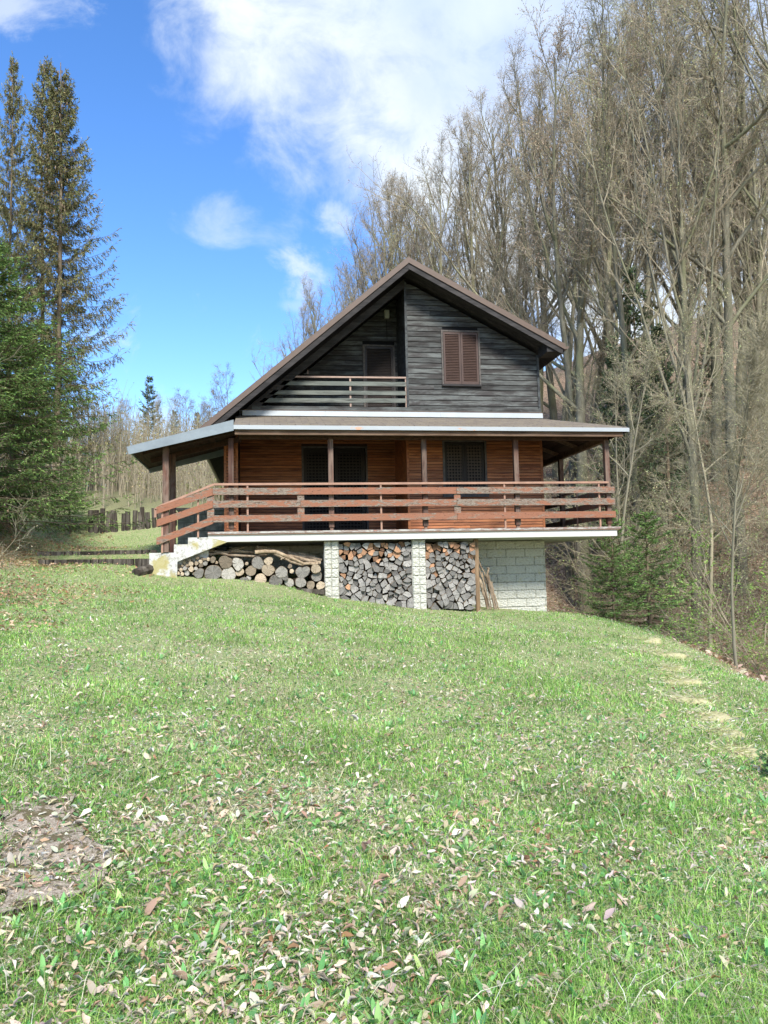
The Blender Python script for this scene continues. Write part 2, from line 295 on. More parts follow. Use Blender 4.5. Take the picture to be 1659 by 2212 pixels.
# ------------------------------------------------------------------ mesh helpers
def link(o, parent=None):
    col.objects.link(o)
    if parent: o.parent = parent
    return o
def tag(o, label=None, cat=None, group=None, kind=None):
    for k, v in (('label', label), ('category', cat), ('group', group), ('kind', kind)):
        if v: o[k] = v
    return o
def empty(name, loc=(0, 0, 0), **k):
    o = bpy.data.objects.new(name, None); o.location = loc; o.empty_display_size = .2; link(o); return tag(o, **k)
class MB:
    def __init__(s): s.v = []; s.f = []; s.t = []; s.m = []
    def add(s, vs, fs, mi=0, tint=None):
        b = len(s.v); r = random.random() if tint is None else tint
        s.v += [tuple(map(float, q)) for q in vs]; s.t += [r] * len(vs); s.f += [tuple(b + i for i in f) for f in fs]; s.m += [mi] * len(fs); return s
    def box(s, x0, y0, z0, x1, y1, z1, mi=0, tint=None):
        x0, x1 = sorted((x0, x1)); y0, y1 = sorted((y0, y1)); z0, z1 = sorted((z0, z1))
        return s.add([(x, y, z) for x in (x0, x1) for y in (y0, y1) for z in (z0, z1)], [(0, 1, 3, 2), (4, 6, 7, 5), (0, 4, 5, 1), (2, 3, 7, 6), (0, 2, 6, 4), (1, 5, 7, 3)], mi, tint)
    def prism(s, pts, d, mi=0, tint=None):      # polygon (counter-clockwise or not) extruded by vector d
        n = len(pts); p = [np.array(q, float) for q in pts]; d = np.array(d, float)
        nrm = sum((np.cross(p[i], p[(i + 1) % n]) for i in range(n)), np.zeros(3))
        if nrm @ d > 0: p = p[::-1]
        return s.add(p + [q + d for q in p], [tuple(range(n)), tuple(range(2 * n - 1, n - 1, -1))] + [(i, i + n, (i + 1) % n + n, (i + 1) % n) for i in range(n)], mi, tint)
    def beam(s, a, b, wd, ht, up=(0, 0, 1), mi=0, tint=None):   # rectangular bar from a to b
        a = np.array(a, float); b = np.array(b, float); d = b - a; d /= np.linalg.norm(d)
        u = np.array(up, float); sd_ = np.cross(d, u); sd_ /= np.linalg.norm(sd_); u = np.cross(sd_, d)
        vs = [q + sd_ * x * wd / 2 + u * y * ht / 2 for q in (a, b) for x, y in ((-1, -1), (1, -1), (1, 1), (-1, 1))]
        return s.add(vs, [(3, 2, 1, 0), (4, 5, 6, 7), (0, 1, 5, 4), (1, 2, 6, 5), (2, 3, 7, 6), (3, 0, 4, 7)], mi, tint)
    def tube(s, pts, rad, n=8, mi=0, tint=None, jit=0):
        pts = [np.array(q, float) for q in pts]; k = len(pts); rad = [rad] * k if isinstance(rad, (int, float)) else rad; vs = []; prev = None
        for i, q in enumerate(pts):
            d = pts[min(i + 1, k - 1)] - pts[max(i - 1, 0)]; d /= np.linalg.norm(d)
            if prev is None: prev = np.array([0, 0, 1.]) if abs(d[2]) < .9 else np.array([1., 0, 0])
            u = np.cross(prev, d); u /= np.linalg.norm(u); v = np.cross(d, u); prev = v if False else prev
            for j in range(n):
                a = 2 * math.pi * j / n; rr = rad[i] * (1 + jit * (random.random() - .5)); vs.append(q + (u * math.cos(a) + v * math.sin(a)) * rr)
        fs = [(i * n + j, i * n + (j + 1) % n, (i + 1) * n + (j + 1) % n, (i + 1) * n + j) for i in range(k - 1) for j in range(n)]
        return s.add(vs, fs + [tuple(range(n - 1, -1, -1)), tuple((k - 1) * n + j for j in range(n))], mi, tint)
    def build(s, name, mats, parent=None, loc=None, smooth_=False, bevel=0):
        me = bpy.data.meshes.new(name); v = np.array(s.v, float)
        if loc is not None: v = v - np.array(loc)
        me.from_pydata(v.tolist(), [], s.f)
        for m in (mats if isinstance(mats, (list, tuple)) else [mats]): me.materials.append(M[m] if isinstance(m, str) else m)
        me.polygons.foreach_set('material_index', s.m)
        a = me.attributes.new('tint', 'FLOAT_COLOR', 'POINT'); t = np.array(s.t); a.data.foreach_set('color', np.stack([t, (t * 7.31) % 1, (t * 3.77) % 1, np.ones_like(t)], 1).ravel())
        if smooth_: me.polygons.foreach_set('use_smooth', [True] * len(me.polygons))
        me.update(); o = bpy.data.objects.new(name, me)
        if loc is not None: o.location = loc
        if bevel:
            b = o.modifiers.new('bevel', 'BEVEL'); b.width = bevel; b.segments = 2; b.limit_method = 'ANGLE'
        return link(o, parent)
def npmesh(name, V, faces_n, colr=None, mats=(), mi=None, sm=False, parent=None, loc=(0, 0, 0)):
    """V (n,3); faces_n list of (array (m,k)) polygons"""
    me = bpy.data.meshes.new(name); me.vertices.add(len(V)); me.vertices.foreach_set('co', np.asarray(V, np.float32).ravel())
    idx = np.concatenate([f.ravel() for f in faces_n]).astype(np.int32); tot = np.concatenate([np.full(len(f), f.shape[1], np.int32) for f in faces_n])
    st = np.concatenate([[0], np.cumsum(tot)[:-1]]).astype(np.int32)
    me.loops.add(len(idx)); me.loops.foreach_set('vertex_index', idx); me.polygons.add(len(tot)); me.polygons.foreach_set('loop_start', st); me.polygons.foreach_set('loop_total', tot)
    for m in mats: me.materials.append(M[m])
    if mi is not None: me.polygons.foreach_set('material_index', mi.astype(np.int32))
    if sm: me.polygons.foreach_set('use_smooth', np.ones(len(tot), bool))
    if colr is not None:
        a = me.attributes.new('col', 'FLOAT_COLOR', 'POINT'); c = np.ones((len(V), 4), np.float32); c[:, :3] = colr; a.data.foreach_set('color', c.ravel())
    me.update(calc_edges=True); me.validate()
    o = bpy.data.objects.new(name, me); o.location = loc; return link(o, parent)
def nrm(a): return a / np.maximum(np.linalg.norm(a, axis=-1, keepdims=True), 1e-9)
def segmesh(segs, n=3):
    """segs: list of (P0,P1,R0,R1) arrays -> verts, quads"""
    P0 = np.concatenate([s[0] for s in segs]); P1 = np.concatenate([s[1] for s in segs]); R0 = np.concatenate([s[2] for s in segs]); R1 = np.concatenate([s[3] for s in segs])
    D = nrm(P1 - P0); a = np.where(np.abs(D[:, 2:3]) < .9, [[0, 0, 1.]], [[1., 0, 0]]); u = nrm(np.cross(D, a)); v = np.cross(D, u); k = len(P0)
    ang = 2 * np.pi * np.arange(n) / n; c = np.cos(ang)[None, :, None]; s_ = np.sin(ang)[None, :, None]
    ringd = u[:, None, :] * c + v[:, None, :] * s_
    V = np.concatenate([P0[:, None] + ringd * R0[:, None, None], P1[:, None] + ringd * R1[:, None, None]], 1).reshape(-1, 3)
    b = (np.arange(k) * 2 * n)[:, None]; q = []
    for j in range(n): q.append(np.concatenate([b + j, b + (j + 1) % n, b + n + (j + 1) % n, b + n + j], 1))
    return V, np.concatenate(q)
def grow(P, D, L, Rd, nseg, wig, up, nch, ang, lr, rr, t0=.2, taper=.45, rng=rs):
    """grow many branches at once; returns segments and the starts of the children"""
    segs = []; ch = []; n = len(P); P = P.copy(); D = nrm(D); per = nch / nseg
    for k in range(nseg):
        D = nrm(D + rng.normal(0, wig, (n, 3)) + np.array([0, 0, up]))
        Q = P + D * (L / nseg)[:, None]; ra = Rd * (1 - (1 - taper) * k / nseg); rb = Rd * (1 - (1 - taper) * (k + 1) / nseg)
        segs.append((P, Q, ra, rb)); t = (k + 1) / nseg
        if nch and t > t0:
            m = int(per / (1 - t0) + rng.rand())
            for _ in range(m):
                f = rng.rand(n, 1); pp = P + (Q - P) * f; pr = nrm(np.cross(D, rng.normal(0, 1, (n, 3)))); a = (ang * (1 + .3 * rng.normal(0, 1, (n, 1))))
                dd = D * np.cos(a) + pr * np.sin(a); ll = L * lr * (1 - .55 * t) * (.6 + .8 * rng.rand(n)); ch.append((pp, dd, ll, np.minimum(rb * .9, Rd * rr)))
        P = Q
    if ch: ch = tuple(np.concatenate([c[i] for c in ch]) for i in range(4))
    return segs, ch, (P, D)
def diamonds(P, D, ln, wd, c, rng=rs, kink=0.):
    """a pointed leaf for every P: quad along D"""
    n = len(P); D = nrm(D); s_ = nrm(np.cross(D, rng.normal(0, 1, (n, 3)))); ln = ln[:, None]; wd = wd[:, None]
    V = np.stack([P, P + D * ln * .45 + s_ * wd * .5, P + D * ln, P + D * ln * .45 - s_ * wd * .5], 1).reshape(-1, 3)
    return V, np.arange(4 * n).reshape(-1, 4), np.repeat(c, 4, axis=0)
def mixcol(n, cols, w_=None, jit=.18, rng=rs):
    cols = np.array(cols); i = rng.choice(len(cols), n, p=w_); return np.clip(cols[i] * (1 + jit * rng.normal(0, 1, (n, 1))) * (1 + .06 * rng.normal(0, 1, (n, 3))), .003, .9)
# ------------------------------------------------------------------ terrain
CP = np.array([
 (0,-17,0),(0,-20,-.3),(-3,-17,.15),(3,-17,-.1),(-6,-14,.5),(1.5,-14,.15),(0,-12,.42),(3,-12,.15),(-4,-10,.95),(0,-8,.83),(4,-9,.30),(-4,-5.5,1.28),(0,-4,1.15),(4,-4,.62),
 (-2.3,-.1,1.68),(-1,-.05,1.58),(0,-.05,1.46),(1.3,-.05,1.14),(2.4,-.05,.98),(3.4,-.05,.82),(5,-.05,.70),(6.9,1.3,.60),(7.6,-.3,.50),(5,-.8,.68),
 (-4.5,-1,1.82),(-4.5,0.1,1.93),(-3,0.1,1.88),(-5.5,1.0,2.15),(-3,1.1,2.1),(-3,2.2,2.30),(-4.5,2.5,2.36),(-2.6,4,2.55),(-4,8,2.95),(-6,8,3.0),(-6.5,5,2.7),(-3,9.5,3.75),(-6,10,3.9),(0,12,3.8),
 (-5.8,-1,2.1),(-6.2,2,2.75),(-7.2,4,3.45),(-8.5,-3,2.7),(-10,-1,3.8),(-9,-8,1.9),(-14,-8,3.4),(-13,3,5.2),(-9,8,4.3),(-14,12,5.6),(-8,-12,1.2),(-12,-15,1.8),
 (8.0,-.5,.38),(7.1,-4.2,.30),(6.5,-6.5,.16),(6.4,-8.6,.02),(6.3,-9.6,-.05),(5.2,-11.5,-.08),(4.6,-13.5,-.15),(4,-15.5,-.25),
 (8.6,-9.6,-1.1),(8.4,-6.5,-.75),(9.1,-4.2,-.65),(10.4,-.5,-.6),(8.2,-12.5,-1.0),(8,-16,-1.2),
 (12,-13,-2.9),(12,-9,-2.8),(12,-4,-2.2),(13,2,-1.5),(12.5,8,-.8),(12,14,.3),
 (8,3,.3),(9,7,.2),(6,9,.8),(3,10,1.8),(6,14,1.8),
 (16,-10,-1.6),(16,-4,-.6),(17,3,.6),(17,10,1.4),(14,17,2.0),(9,18,2.6),
 (21,-10,1.0),(22,0,3.2),(22,10,4.4),(20,20,5.4),(13,25,5.2),(7,25,4.8),
 (30,-8,5.5),(32,5,9.0),(31,18,10.2),(24,32,11),(14,36,9.2),(5,36,7),(-3,30,5.8),(-10,30,6.5),(-18,24,8),
 (45,-5,13),(48,15,18),(40,38,20),(22,55,19),(5,58,11),(-10,55,9.5),(-28,45,10),
 (75,10,30),(65,50,34),(30,90,24),(-5,95,13),(-50,80,13),(120,60,46),(60,130,36),(-10,140,15),(-90,120,16),(-40,10,12),(-80,30,16),(-30,-30,5),(0,-50,-3),(40,-40,4),(100,-40,20),(-90,-60,8),(0,-110,-6)], float)
CP[CP[:, 1] > 25, 2] *= 1.0
def tps(r2): return np.where(r2 > 0, .5 * r2 * np.log(np.maximum(r2, 1e-12)), 0)
_n = len(CP); _d = ((CP[:, None, :2] - CP[None, :, :2]) ** 2).sum(-1); _A = np.zeros((_n + 3, _n + 3)); _A[:_n, :_n] = tps(_d) + np.eye(_n) * .02; _A[:_n, _n] = 1; _A[:_n, _n + 1:] = CP[:, :2]; _A[_n:, :_n] = _A[:_n, _n:].T
_w = np.linalg.solve(_A, np.concatenate([CP[:, 2], [0, 0, 0]]))
def H(x, y, detail=True):
    x = np.atleast_1d(np.asarray(x, float)); y = np.atleast_1d(np.asarray(y, float)); sh = x.shape; x = x.ravel(); y = y.ravel(); out = np.empty(len(x))
    for i in range(0, len(x), 40000):
        a, b = x[i:i + 40000], y[i:i + 40000]; d = (a[:, None] - CP[None, :, 0]) ** 2 + (b[:, None] - CP[None, :, 1]) ** 2
        out[i:i + 40000] = tps(d) @ _w[:_n] + _w[_n] + _w[_n + 1] * a + _w[_n + 2] * b
    if detail:
        out += .018 * np.sin(x * 2.9 + 1.3 * np.sin(y * 1.7)) * np.sin(y * 2.3 + x) + .03 * np.sin(x * .9 + 2) * np.sin(y * .8 + x * .5)
        far = np.clip((np.hypot(x - 6, y) - 12) / 20, 0, 1); out += far * (.25 * np.sin(x * .45 + np.sin(y * .3) * 2) * np.sin(y * .37) + .1 * np.sin(x * 1.3 + y) * np.sin(y * 1.1 - x * .4))
        # cut for the terrace steps left of the stairs
        out = np.where((x > -6.2) & (x < -1.0) & (y > 1.15) & (y < 1.6), np.maximum(out, 2.2), out)
    return out.reshape(sh)
def h1(x, y): return float(H([x], [y])[0])
CR = np.array([(-22, 5.4), (-15.5, 5.0), (-13.5, 5.5), (-11.5, 6.3), (-9.6, 7.1), (-8.6, 7.1), (-6.5, 7.2), (-4.2, 7.6), (-.5, 8.7), (2, 8.9), (5, 8.2), (9, 6.0), (12, 2.0), (14, -1.0)])
def lawn_right(x, y): return np.interp(y, CR[:, 0], CR[:, 1]) - x          # metres inside the lawn's edge
def wob(x, y): return .5 * np.sin(x * 1.1 + 2 * np.sin(y * .7)) + .4 * np.sin(y * 1.9 + x * .6) + .3 * np.sin(x * 3.1 - y * 2.2)
def masks(x, y):
    inl = np.clip((lawn_right(x, y) + .25 * wob(x, y)) / .8 + .3, 0, 1) * np.clip((13 - y) / 2, 0, 1)
    left = np.clip((x + 6.2 + .3 * y * (y > 0) + .7 * wob(x * .7, y * .7) + np.clip(-y - 4, 0, 9) * .3) / 1.8, 0, 1)   # brown litter below the spruces
    inl = inl * (.06 + .94 * left)
    hay = np.clip((y - 8) / 3, 0, 1) * np.clip((3 - x + .3 * (y - 10)) / 3, 0, 1) * np.clip((x + 22) / 6, 0, 1) * (y < 70)
    stream = np.clip(1 - np.abs(x - 12.0 - .4 * np.sin(y * .6)) / 1.6, 0, 1) * (y < 6)
    return inl, np.clip(hay, 0, 1), stream
def warp(n, lo, hi, c, fine):      # grid lines, fine near c, coarse far away
    t = np.linspace(-1, 1, n); s_ = np.sinh(t * 4.2) / np.sinh(4.2); a = np.where(s_ < 0, c + s_ * (c - lo), c + s_ * (hi - c)); return a
gx = warp(460, -150, 190, 2, 1); gy = warp(520, -120, 240, -6, 1)
X, Y = np.meshgrid(gx, gy); Z = H(X, Y)
ii = np.arange(X.size).reshape(X.shape); q = np.stack([ii[:-1, :-1], ii[:-1, 1:], ii[1:, 1:], ii[1:, :-1]], -1).reshape(-1, 4)
ground = npmesh('ground', np.stack([X, Y, Z], -1).reshape(-1, 3), [q], None, ['ground'], sm=True)
ma = ground.data.attributes.new('mask', 'FLOAT_COLOR', 'POINT'); mk = np.ones((X.size, 4), np.float32)
for i, a in enumerate(masks(X.ravel(), Y.ravel())): mk[:, i] = a
ma.data.foreach_set('color', mk.ravel()); tag(ground, kind='structure')

# ------------------------------------------------------------------ grass, weeds and fallen leaves
def lawn_points(n, dmin=1.5, dmax=24, pw=1.6, half=.60):
    u = rs.rand(n); a = 1 - pw; d = (dmin ** a + u * (dmax ** a - dmin ** a)) ** (1 / a); t = (rs.rand(n) * 2 - 1) * np.where(rs.rand(n) < .80, half, 1.5)
    yaw = math.atan2(MC[0][2], MC[1][2]); f = nrm(np.array([[-MC[0][2], -MC[1][2]]]))[0]; r_ = np.array([f[1], -f[0]])
    p = d[:, None] * f + (d * t)[:, None] * r_; return p[:, 0] + CAM[0], p[:, 1] + CAM[1], d
def inhouse(x, y): return ((x > -.95) & (x < 8.2) & (y > .15) & (y < 10)) & ~((x > 6.95) & (y > 1.0) & (y < 9) & (x < 8.2)) | ((x > -2.5) & (x < -.9) & (y > -.1) & (y < 2.6))
SLAB = [(-10, 1765), (60, 1722), (150, 1735), (190, 1795), (235, 1870), (250, 1905), (190, 1950), (90, 1975), (30, 2000), (-10, 2010)]
def ground_at(px, py):
    r = ray(px, py); t = 1.0
    for _ in range(400):
        p = CAM + r * t
        if p[2] < h1(p[0], p[1]): break
        t += .02 * (1 + t * .2)
    return p
SP = np.array([ground_at(*p) for p in SLAB])[:, :2]
def inpoly(x, y, P):
    c = np.zeros(len(x), bool); j = len(P) - 1
    for i in range(len(P)):
        c ^= ((P[i, 1] > y) != (P[j, 1] > y)) & (x < (P[j, 0] - P[i, 0]) * (y - P[i, 1]) / (P[j, 1] - P[i, 1] + 1e-12) + P[i, 0]); j = i
    return c
def patchn(x, y, s): return np.sin(x * s + 1.7 * np.sin(y * s * .8 + 1)) * np.sin(y * s * 1.1 + 1.3 * np.sin(x * s * .7)) 
def blades(n, hmin, hmax, wd, cols, wts, lean, name, label, pw=1.6, keep=None, curve=.5, dmax=24, segs=2):
    x, y, d = lawn_points(n, pw=pw, dmax=dmax); inl, hay, _ = masks(x, y); k = (rs.rand(n) < np.clip(inl, 0, 1) * .97 + .03 * (lawn_right(x, y) > -1.5)) & ~inhouse(x, y)
    k &= ~(inpoly(x, y, SP) & (rs.rand(n) > .08 + .6 * (patchn(x, y, 7) > .1)))
    if keep is not None: k &= keep(x, y)
    x, y, d = x[k], y[k], d[k]; n = len(x); z = H(x, y)
    hh = (hmin + (hmax - hmin) * rs.rand(n) ** 2) * (1 + .35 * patchn(x, y, 1.9)); ww = wd * (1 + .18 * d) * (.6 + .8 * rs.rand(n)); a = rs.rand(n) * 6.283; le = lean * (.3 + rs.rand(n))
    dr = np.stack([np.cos(a), np.sin(a), 0 * a], 1); sd_ = np.stack([-np.sin(a + rs.normal(0, .5, n)), np.cos(a), 0 * a], 1)
    P = np.stack([x, y, z - .005], 1); hv = np.zeros((n, 3)); hv[:, 2] = hh
    mid = P + hv * .55 + dr * (hh * le * .35)[:, None]; tip = P + hv * (1 - curve * le.clip(0, 1.4) * .5)[:, None] + dr * (hh * le * 1.1)[:, None]
    w_ = (sd_ * ww[:, None]) / 2
    V = np.stack([P - w_, P + w_, mid + w_ * .8, mid - w_ * .8, tip], 1).reshape(-1, 3); b = (np.arange(n) * 5)[:, None]
    c = mixcol(n, cols, wts, .2); pn = .5 + .5 * patchn(x, y, .9); c = c * (1 + .22 * (patchn(x, y, 2.6) + .5 * patchn(x, y, 7.3))[:, None])
    c = np.repeat(np.clip(c, .01, .8), 5, axis=0)
    return V, np.concatenate([b, b + 1, b + 2, b + 3], 1), np.concatenate([b + 3, b + 2, b + 4], 1), c
GREENS = [(.15, .33, .055), (.22, .42, .085), (.30, .50, .12), (.13, .28, .06), (.34, .49, .14)]
STRAW = [(.54, .53, .30), (.62, .60, .40), (.42, .47, .21), (.70, .67, .50)]
def green_patch(x, y): return rs.rand(len(x)) < .66 + .42 * patchn(x, y, .8) + .38 * patchn(x + 3, y, 2.3)
parts = []
parts.append(blades(690000, .02, .085, .0022, GREENS, None, .8, '', '', keep=green_patch, pw=1.42))
parts.append(blades(500000, .010, .042, .0024, STRAW, None, 2.0, '', '', keep=None))
parts.append(blades(24000, .08, .19, .0022, GREENS[:3], None, .55, '', '', keep=lambda x, y: (patchn(x, y, 3.3) > .62) & (patchn(x + 5, y, 1.1) > .1)))
parts.append(blades(5000, .06, .17, .0018, STRAW, None, 2.6, '', '', pw=1.5))
def joinb(parts):
    Vs, Qs, Ts, Cs = [], [], [], []; o = 0
    for V, Q, T, C_ in parts: Vs.append(V); Qs.append(Q + o); Ts.append(T + o); Cs.append(C_); o += len(V)
    return np.concatenate(Vs), [np.concatenate(Qs), np.concatenate(Ts)], np.concatenate(Cs)
V, Fs, C_ = joinb(parts)
g = npmesh('grass', V, Fs, C_, ['leaf']); tag(g, 'short spring lawn of green blades and straw sloping up to the chalet', 'grass', kind='stuff')
def leafpatch(P, D, Nn, ln, wd, curl, c):
    """curled leaf: 3 x 4 vertex patch lying along D with normal Nn"""
    n = len(P); S = nrm(np.cross(D, Nn)); us = np.array([0, .22, .5, .8, 1.]); wid = np.array([.12, .78, 1, .72, .08]); V = []; P = P.copy(); wob_ = rs.normal(0, .17, (n, 5, 3))
    for i, u in enumerate(us):
        for v in (-1, 0, 1):
            ca = curl * v; off = S * (ln * 0 + wd * wid[i] * .5)[:, None] * (np.sin(ca) / np.maximum(np.abs(curl), .05) if np.ndim(curl) else v)[:, None] * np.sign(1) 
            up = Nn * (wd * wid[i] * .5 * (1 - np.cos(ca)) / np.maximum(np.abs(curl), .05))[:, None]
            bend = Nn * (ln * .35 * np.sin(u * 3.1) * (curl - 1) * .3)[:, None]
            V.append(P + D * (ln * u)[:, None] + off * (1 + wob_[:, i, v + 1])[:, None] + up * (1 + 3 * wob_[:, i, v + 1])[:, None] + bend)
    V = np.stack(V, 1).reshape(-1, 3); b = (np.arange(n) * 15)[:, None]; q = []
    for i in range(4):
        for j in range(2): q.append(np.concatenate([b + i * 3 + j, b + i * 3 + j + 1, b + i * 3 + j + 4, b + i * 3 + j + 3], 1))
    return V, np.concatenate(q), np.repeat(c, 15, axis=0)
def litter(n, smin, smax, cols, w_, lift, flat_, pw=1.6, keep=None, dmax=24, half=.6, mask=True, aspect=.5, cu=(.3, 2.9), dmin=1.6):
    x, y, d = lawn_points(n, pw=pw, dmax=dmax, half=half, dmin=dmin); k = ~inhouse(x, y)
    if mask: k &= rs.rand(n) < (masks(x, y)[0] * .9 + .1)
    if keep is not None: k &= keep(x, y)
    x, y, d = x[k], y[k], d[k]; n = len(x); z = H(x, y) + lift * (.3 + rs.rand(n)); ln = smin + (smax - smin) * rs.rand(n) ** 1.5
    a = rs.rand(n) * 6.283; D = nrm(np.stack([np.cos(a), np.sin(a), rs.normal(0, flat_, n)], 1)); Nn = nrm(np.stack([rs.normal(0, flat_, n), rs.normal(0, flat_, n), np.ones(n)], 1)); Nn = nrm(Nn - D * (Nn * D).sum(1, keepdims=True))
    cu_ = cu[0] + (cu[1] - cu[0]) * rs.rand(n); return leafpatch(np.stack([x, y, z], 1), D, Nn, ln, ln * aspect * (.6 + .6 * rs.rand(n)), cu_, mixcol(n, cols, w_, .15))
DEAD = [(.52, .43, .32), (.60, .53, .42), (.42, .30, .20), (.32, .18, .10), (.68, .63, .54)]
V1, Q1, C1 = litter(31000, .015, .072, DEAD, [.34, .26, .14, .04, .22], .018, .55, pw=1.6, keep=lambda x, y: rs.rand(len(x)) < .5 + .35 * patchn(x, y, 1.4) + .3 * patchn(x, y, 4.1))
V2, Q2, C2 = litter(54000, .02, .05, DEAD, [.34, .26, .14, .04, .22], .03, .5, pw=1.2, keep=lambda x, y: rs.rand(len(x)) < .6 + .5 * patchn(x + 2, y, 2.1))
n = 52000; x = rs.uniform(-10, -1.6, n); y = rs.uniform(-14, 9, n); k = (rs.rand(n) < np.clip((-x - 2.4 - .2 * np.maximum(y, 0) + .8 * patchn(x, y, 1.3)) / 3.0, 0, .85)) & ~inhouse(x, y) & ~((rs.rand(n) < .75) & (masks(x, y)[0] > .9) & (patchn(x, y, .9) < .1)); x, y = x[k], y[k]; n = len(x); a = rs.rand(n) * 6.283
D = nrm(np.stack([np.cos(a), np.sin(a), rs.normal(0, .4, n)], 1)); Nn = nrm(np.stack([rs.normal(0, .4, n), rs.normal(0, .4, n), np.ones(n)], 1)); Nn = nrm(Nn - D * (Nn * D).sum(1, keepdims=True)); ln = rs.uniform(.04, .085, n)
V3, Q3, C3 = leafpatch(np.stack([x, y, H(x, y) + .03], 1), D, Nn, ln, ln * .55, rs.uniform(.3, 1.6, n), mixcol(n, [(.46, .30, .18), (.36, .21, .11), (.58, .44, .30), (.52, .36, .22)], None, .15))
o = npmesh('fallen_leaves', np.concatenate([V1, V2, V3]), [np.concatenate([Q1, Q2 + len(V1), Q3 + len(V1) + len(V2)])], np.concatenate([C1, C2, C3]), ['leaf'], sm=True)
tag(o, 'curled beige and brown dead leaves scattered over the lawn', 'leaves', kind='stuff')
V1, Q1, C1 = litter(27000, .02, .06, [(.14, .32, .09), (.19, .38, .11), (.12, .27, .11), (.27, .42, .13)], None, .012, .45, pw=1.8, aspect=.42, cu=(.15, .8), keep=lambda x, y: rs.rand(len(x)) < .55 + .5 * patchn(x + 9, y, 1.7))
V2, Q2, C2 = litter(30000, .012, .035, [(.09, .22, .08), (.14, .30, .11)], None, .02, .5, pw=1.8, aspect=.8, cu=(.1, .5))
# rosettes of long upright leaves
x, y, d = lawn_points(700, pw=1.5); k = (masks(x, y)[0] > .6) & ~inhouse(x, y) & ~inpoly(x, y, SP); x, y = x[k], y[k]; z = H(x, y); m = 8
A = (np.arange(m)[None] * 6.283 / m + rs.rand(len(x), 1) * 6 + rs.normal(0, .3, (len(x), m))).ravel(); el = rs.uniform(.2, 1.1, len(A)); D = np.stack([np.cos(A) * np.cos(el), np.sin(A) * np.cos(el), np.sin(el)], 1)
P = np.repeat(np.stack([x, y, z], 1), m, axis=0) + D * .008; Nn = nrm(np.array([[0, 0, 1.]]) - D * D[:, 2:3]); ln = rs.uniform(.03, .085, len(A))
V3, Q3, C3 = leafpatch(P, D, Nn, ln, ln * .26, rs.uniform(.2, .9, len(A)), mixcol(len(A), [(.17, .40, .14), (.24, .47, .17), (.32, .52, .19)]))
o = npmesh('weeds', np.concatenate([V1, V2, V3]), [np.concatenate([Q1, Q2 + len(V1), Q3 + len(V1) + len(V2)])], np.concatenate([C1, C2, C3]), ['leaf'], sm=True)
tag(o, 'broad leaved green weeds and clover mixed into the lawn', 'weeds', kind='stuff')
# litter of real leaves on the slope beyond the ravine and on its near bank
n = 60000; x = rs.uniform(6.5, 34, n); y = rs.uniform(-12, 30, n); k = (lawn_right(x, y) < .1) & (rs.rand(n) < np.clip(1.1 - (x - 8) / 40, .3, 1)); x, y = x[k], y[k]; n = len(x); a = rs.rand(n) * 6.283
D = nrm(np.stack([np.cos(a), np.sin(a), rs.normal(0, .5, n)], 1)); Nn = nrm(np.stack([rs.normal(0, .4, n), rs.normal(0, .4, n), np.ones(n)], 1)); Nn = nrm(Nn - D * (Nn * D).sum(1, keepdims=True)); ln = rs.uniform(.07, .13, n)
V, Q, C_ = leafpatch(np.stack([x, y, H(x, y) + .02], 1), D, Nn, ln, ln * .7, rs.uniform(.3, 1.5, n), mixcol(n, [(.38, .26, .165), (.48, .35, .235), (.26, .165, .10), (.58, .46, .34)], None, .2))
o = npmesh('leaf_litter', V, [Q], C_, ['leaf']); tag(o, 'brown beech leaf litter covering the wooded slope beyond the lawn', 'leaf litter', kind='stuff')

# ------------------------------------------------------------------ chalet
W = 1.4                                    # plane of the gable wall; the deck edge is y = 0
XL, XR = -.95, 6.9; DZ = 2.61              # house sides, deck level
house = empty('chalet', (3, 1.4, 1.6), label='two storey timber chalet with dark gable, red brown veranda and firewood stacked under its deck', cat='house')
house.location = (0, 0, 0)
def part(name, mb, mats, parent=None, **k): return mb.build(name, mats, parent or house, **k)
def roofz(x): return 9.22 - .853 * (3.467 - x) if x < 3.467 else 9.22 - .529 * (x - 3.467)
def cladding(x0, x1, z0, z1, y, h, th, roof=None, holes=(), thick=.02, mb=None):
    """horizontal boards between x0 and x1, cut by the roof line and by holes (x0,x1,z0,z1)"""
    mb = mb or MB(); z = z0
    while z < z1 - 1e-6:
        zt = min(z + h, z1); a, b = x0, x1; at_, bt = x0, x1
        if roof:
            lim = lambda zz: ((zz - roof[0]) / .853 + 3.467 - 9.22 / .853, 3.467 + (9.22 - (zz - roof[0])) / .529)
            la, lb = lim(z + (0)); ta, tb = lim(zt); a = max(a, la); b = min(b, lb); at_ = max(x0, ta); bt = min(x1, tb)
            if at_ >= bt - .02 or a >= b - .02: z = zt; continue
        cuts = sorted([(hx0, hx1) for hx0, hx1, hz0, hz1 in holes if hz0 < zt - .01 and hz1 > z + .01]); spans = []; cur = a; curt = at_
        for hx0, hx1 in cuts:
            if hx0 > cur: spans.append((cur, hx0, curt, hx0))
            cur = hx1; curt = hx1
        if cur < b: spans.append((cur, b, max(curt, at_) if cuts else at_, bt))
        for p0, p1, t0, t1 in spans:
            # now and then a butt joint
            js = [p0] + ([random.uniform(p0 + .6, p1 - .6)] if p1 - p0 > 1.6 and random.random() < .6 else []) + [p1]
            for i in range(len(js) - 1):
                q0, q1 = js[i], js[i + 1]; u0 = t0 if i == 0 else q0; u1 = t1 if i == len(js) - 2 else q1
                pr = thick + random.uniform(-.003, .003); g_ = .013 if h < .1 else .016
                mb.prism([(q0 + .001, y - pr, z + g_), (q1 - .002, y - pr, z + g_), (u1 - .002, y - pr + .008, zt), (u0 + .001, y - pr + .008, zt)], (0, thick, 0))
        z = zt
    return mb
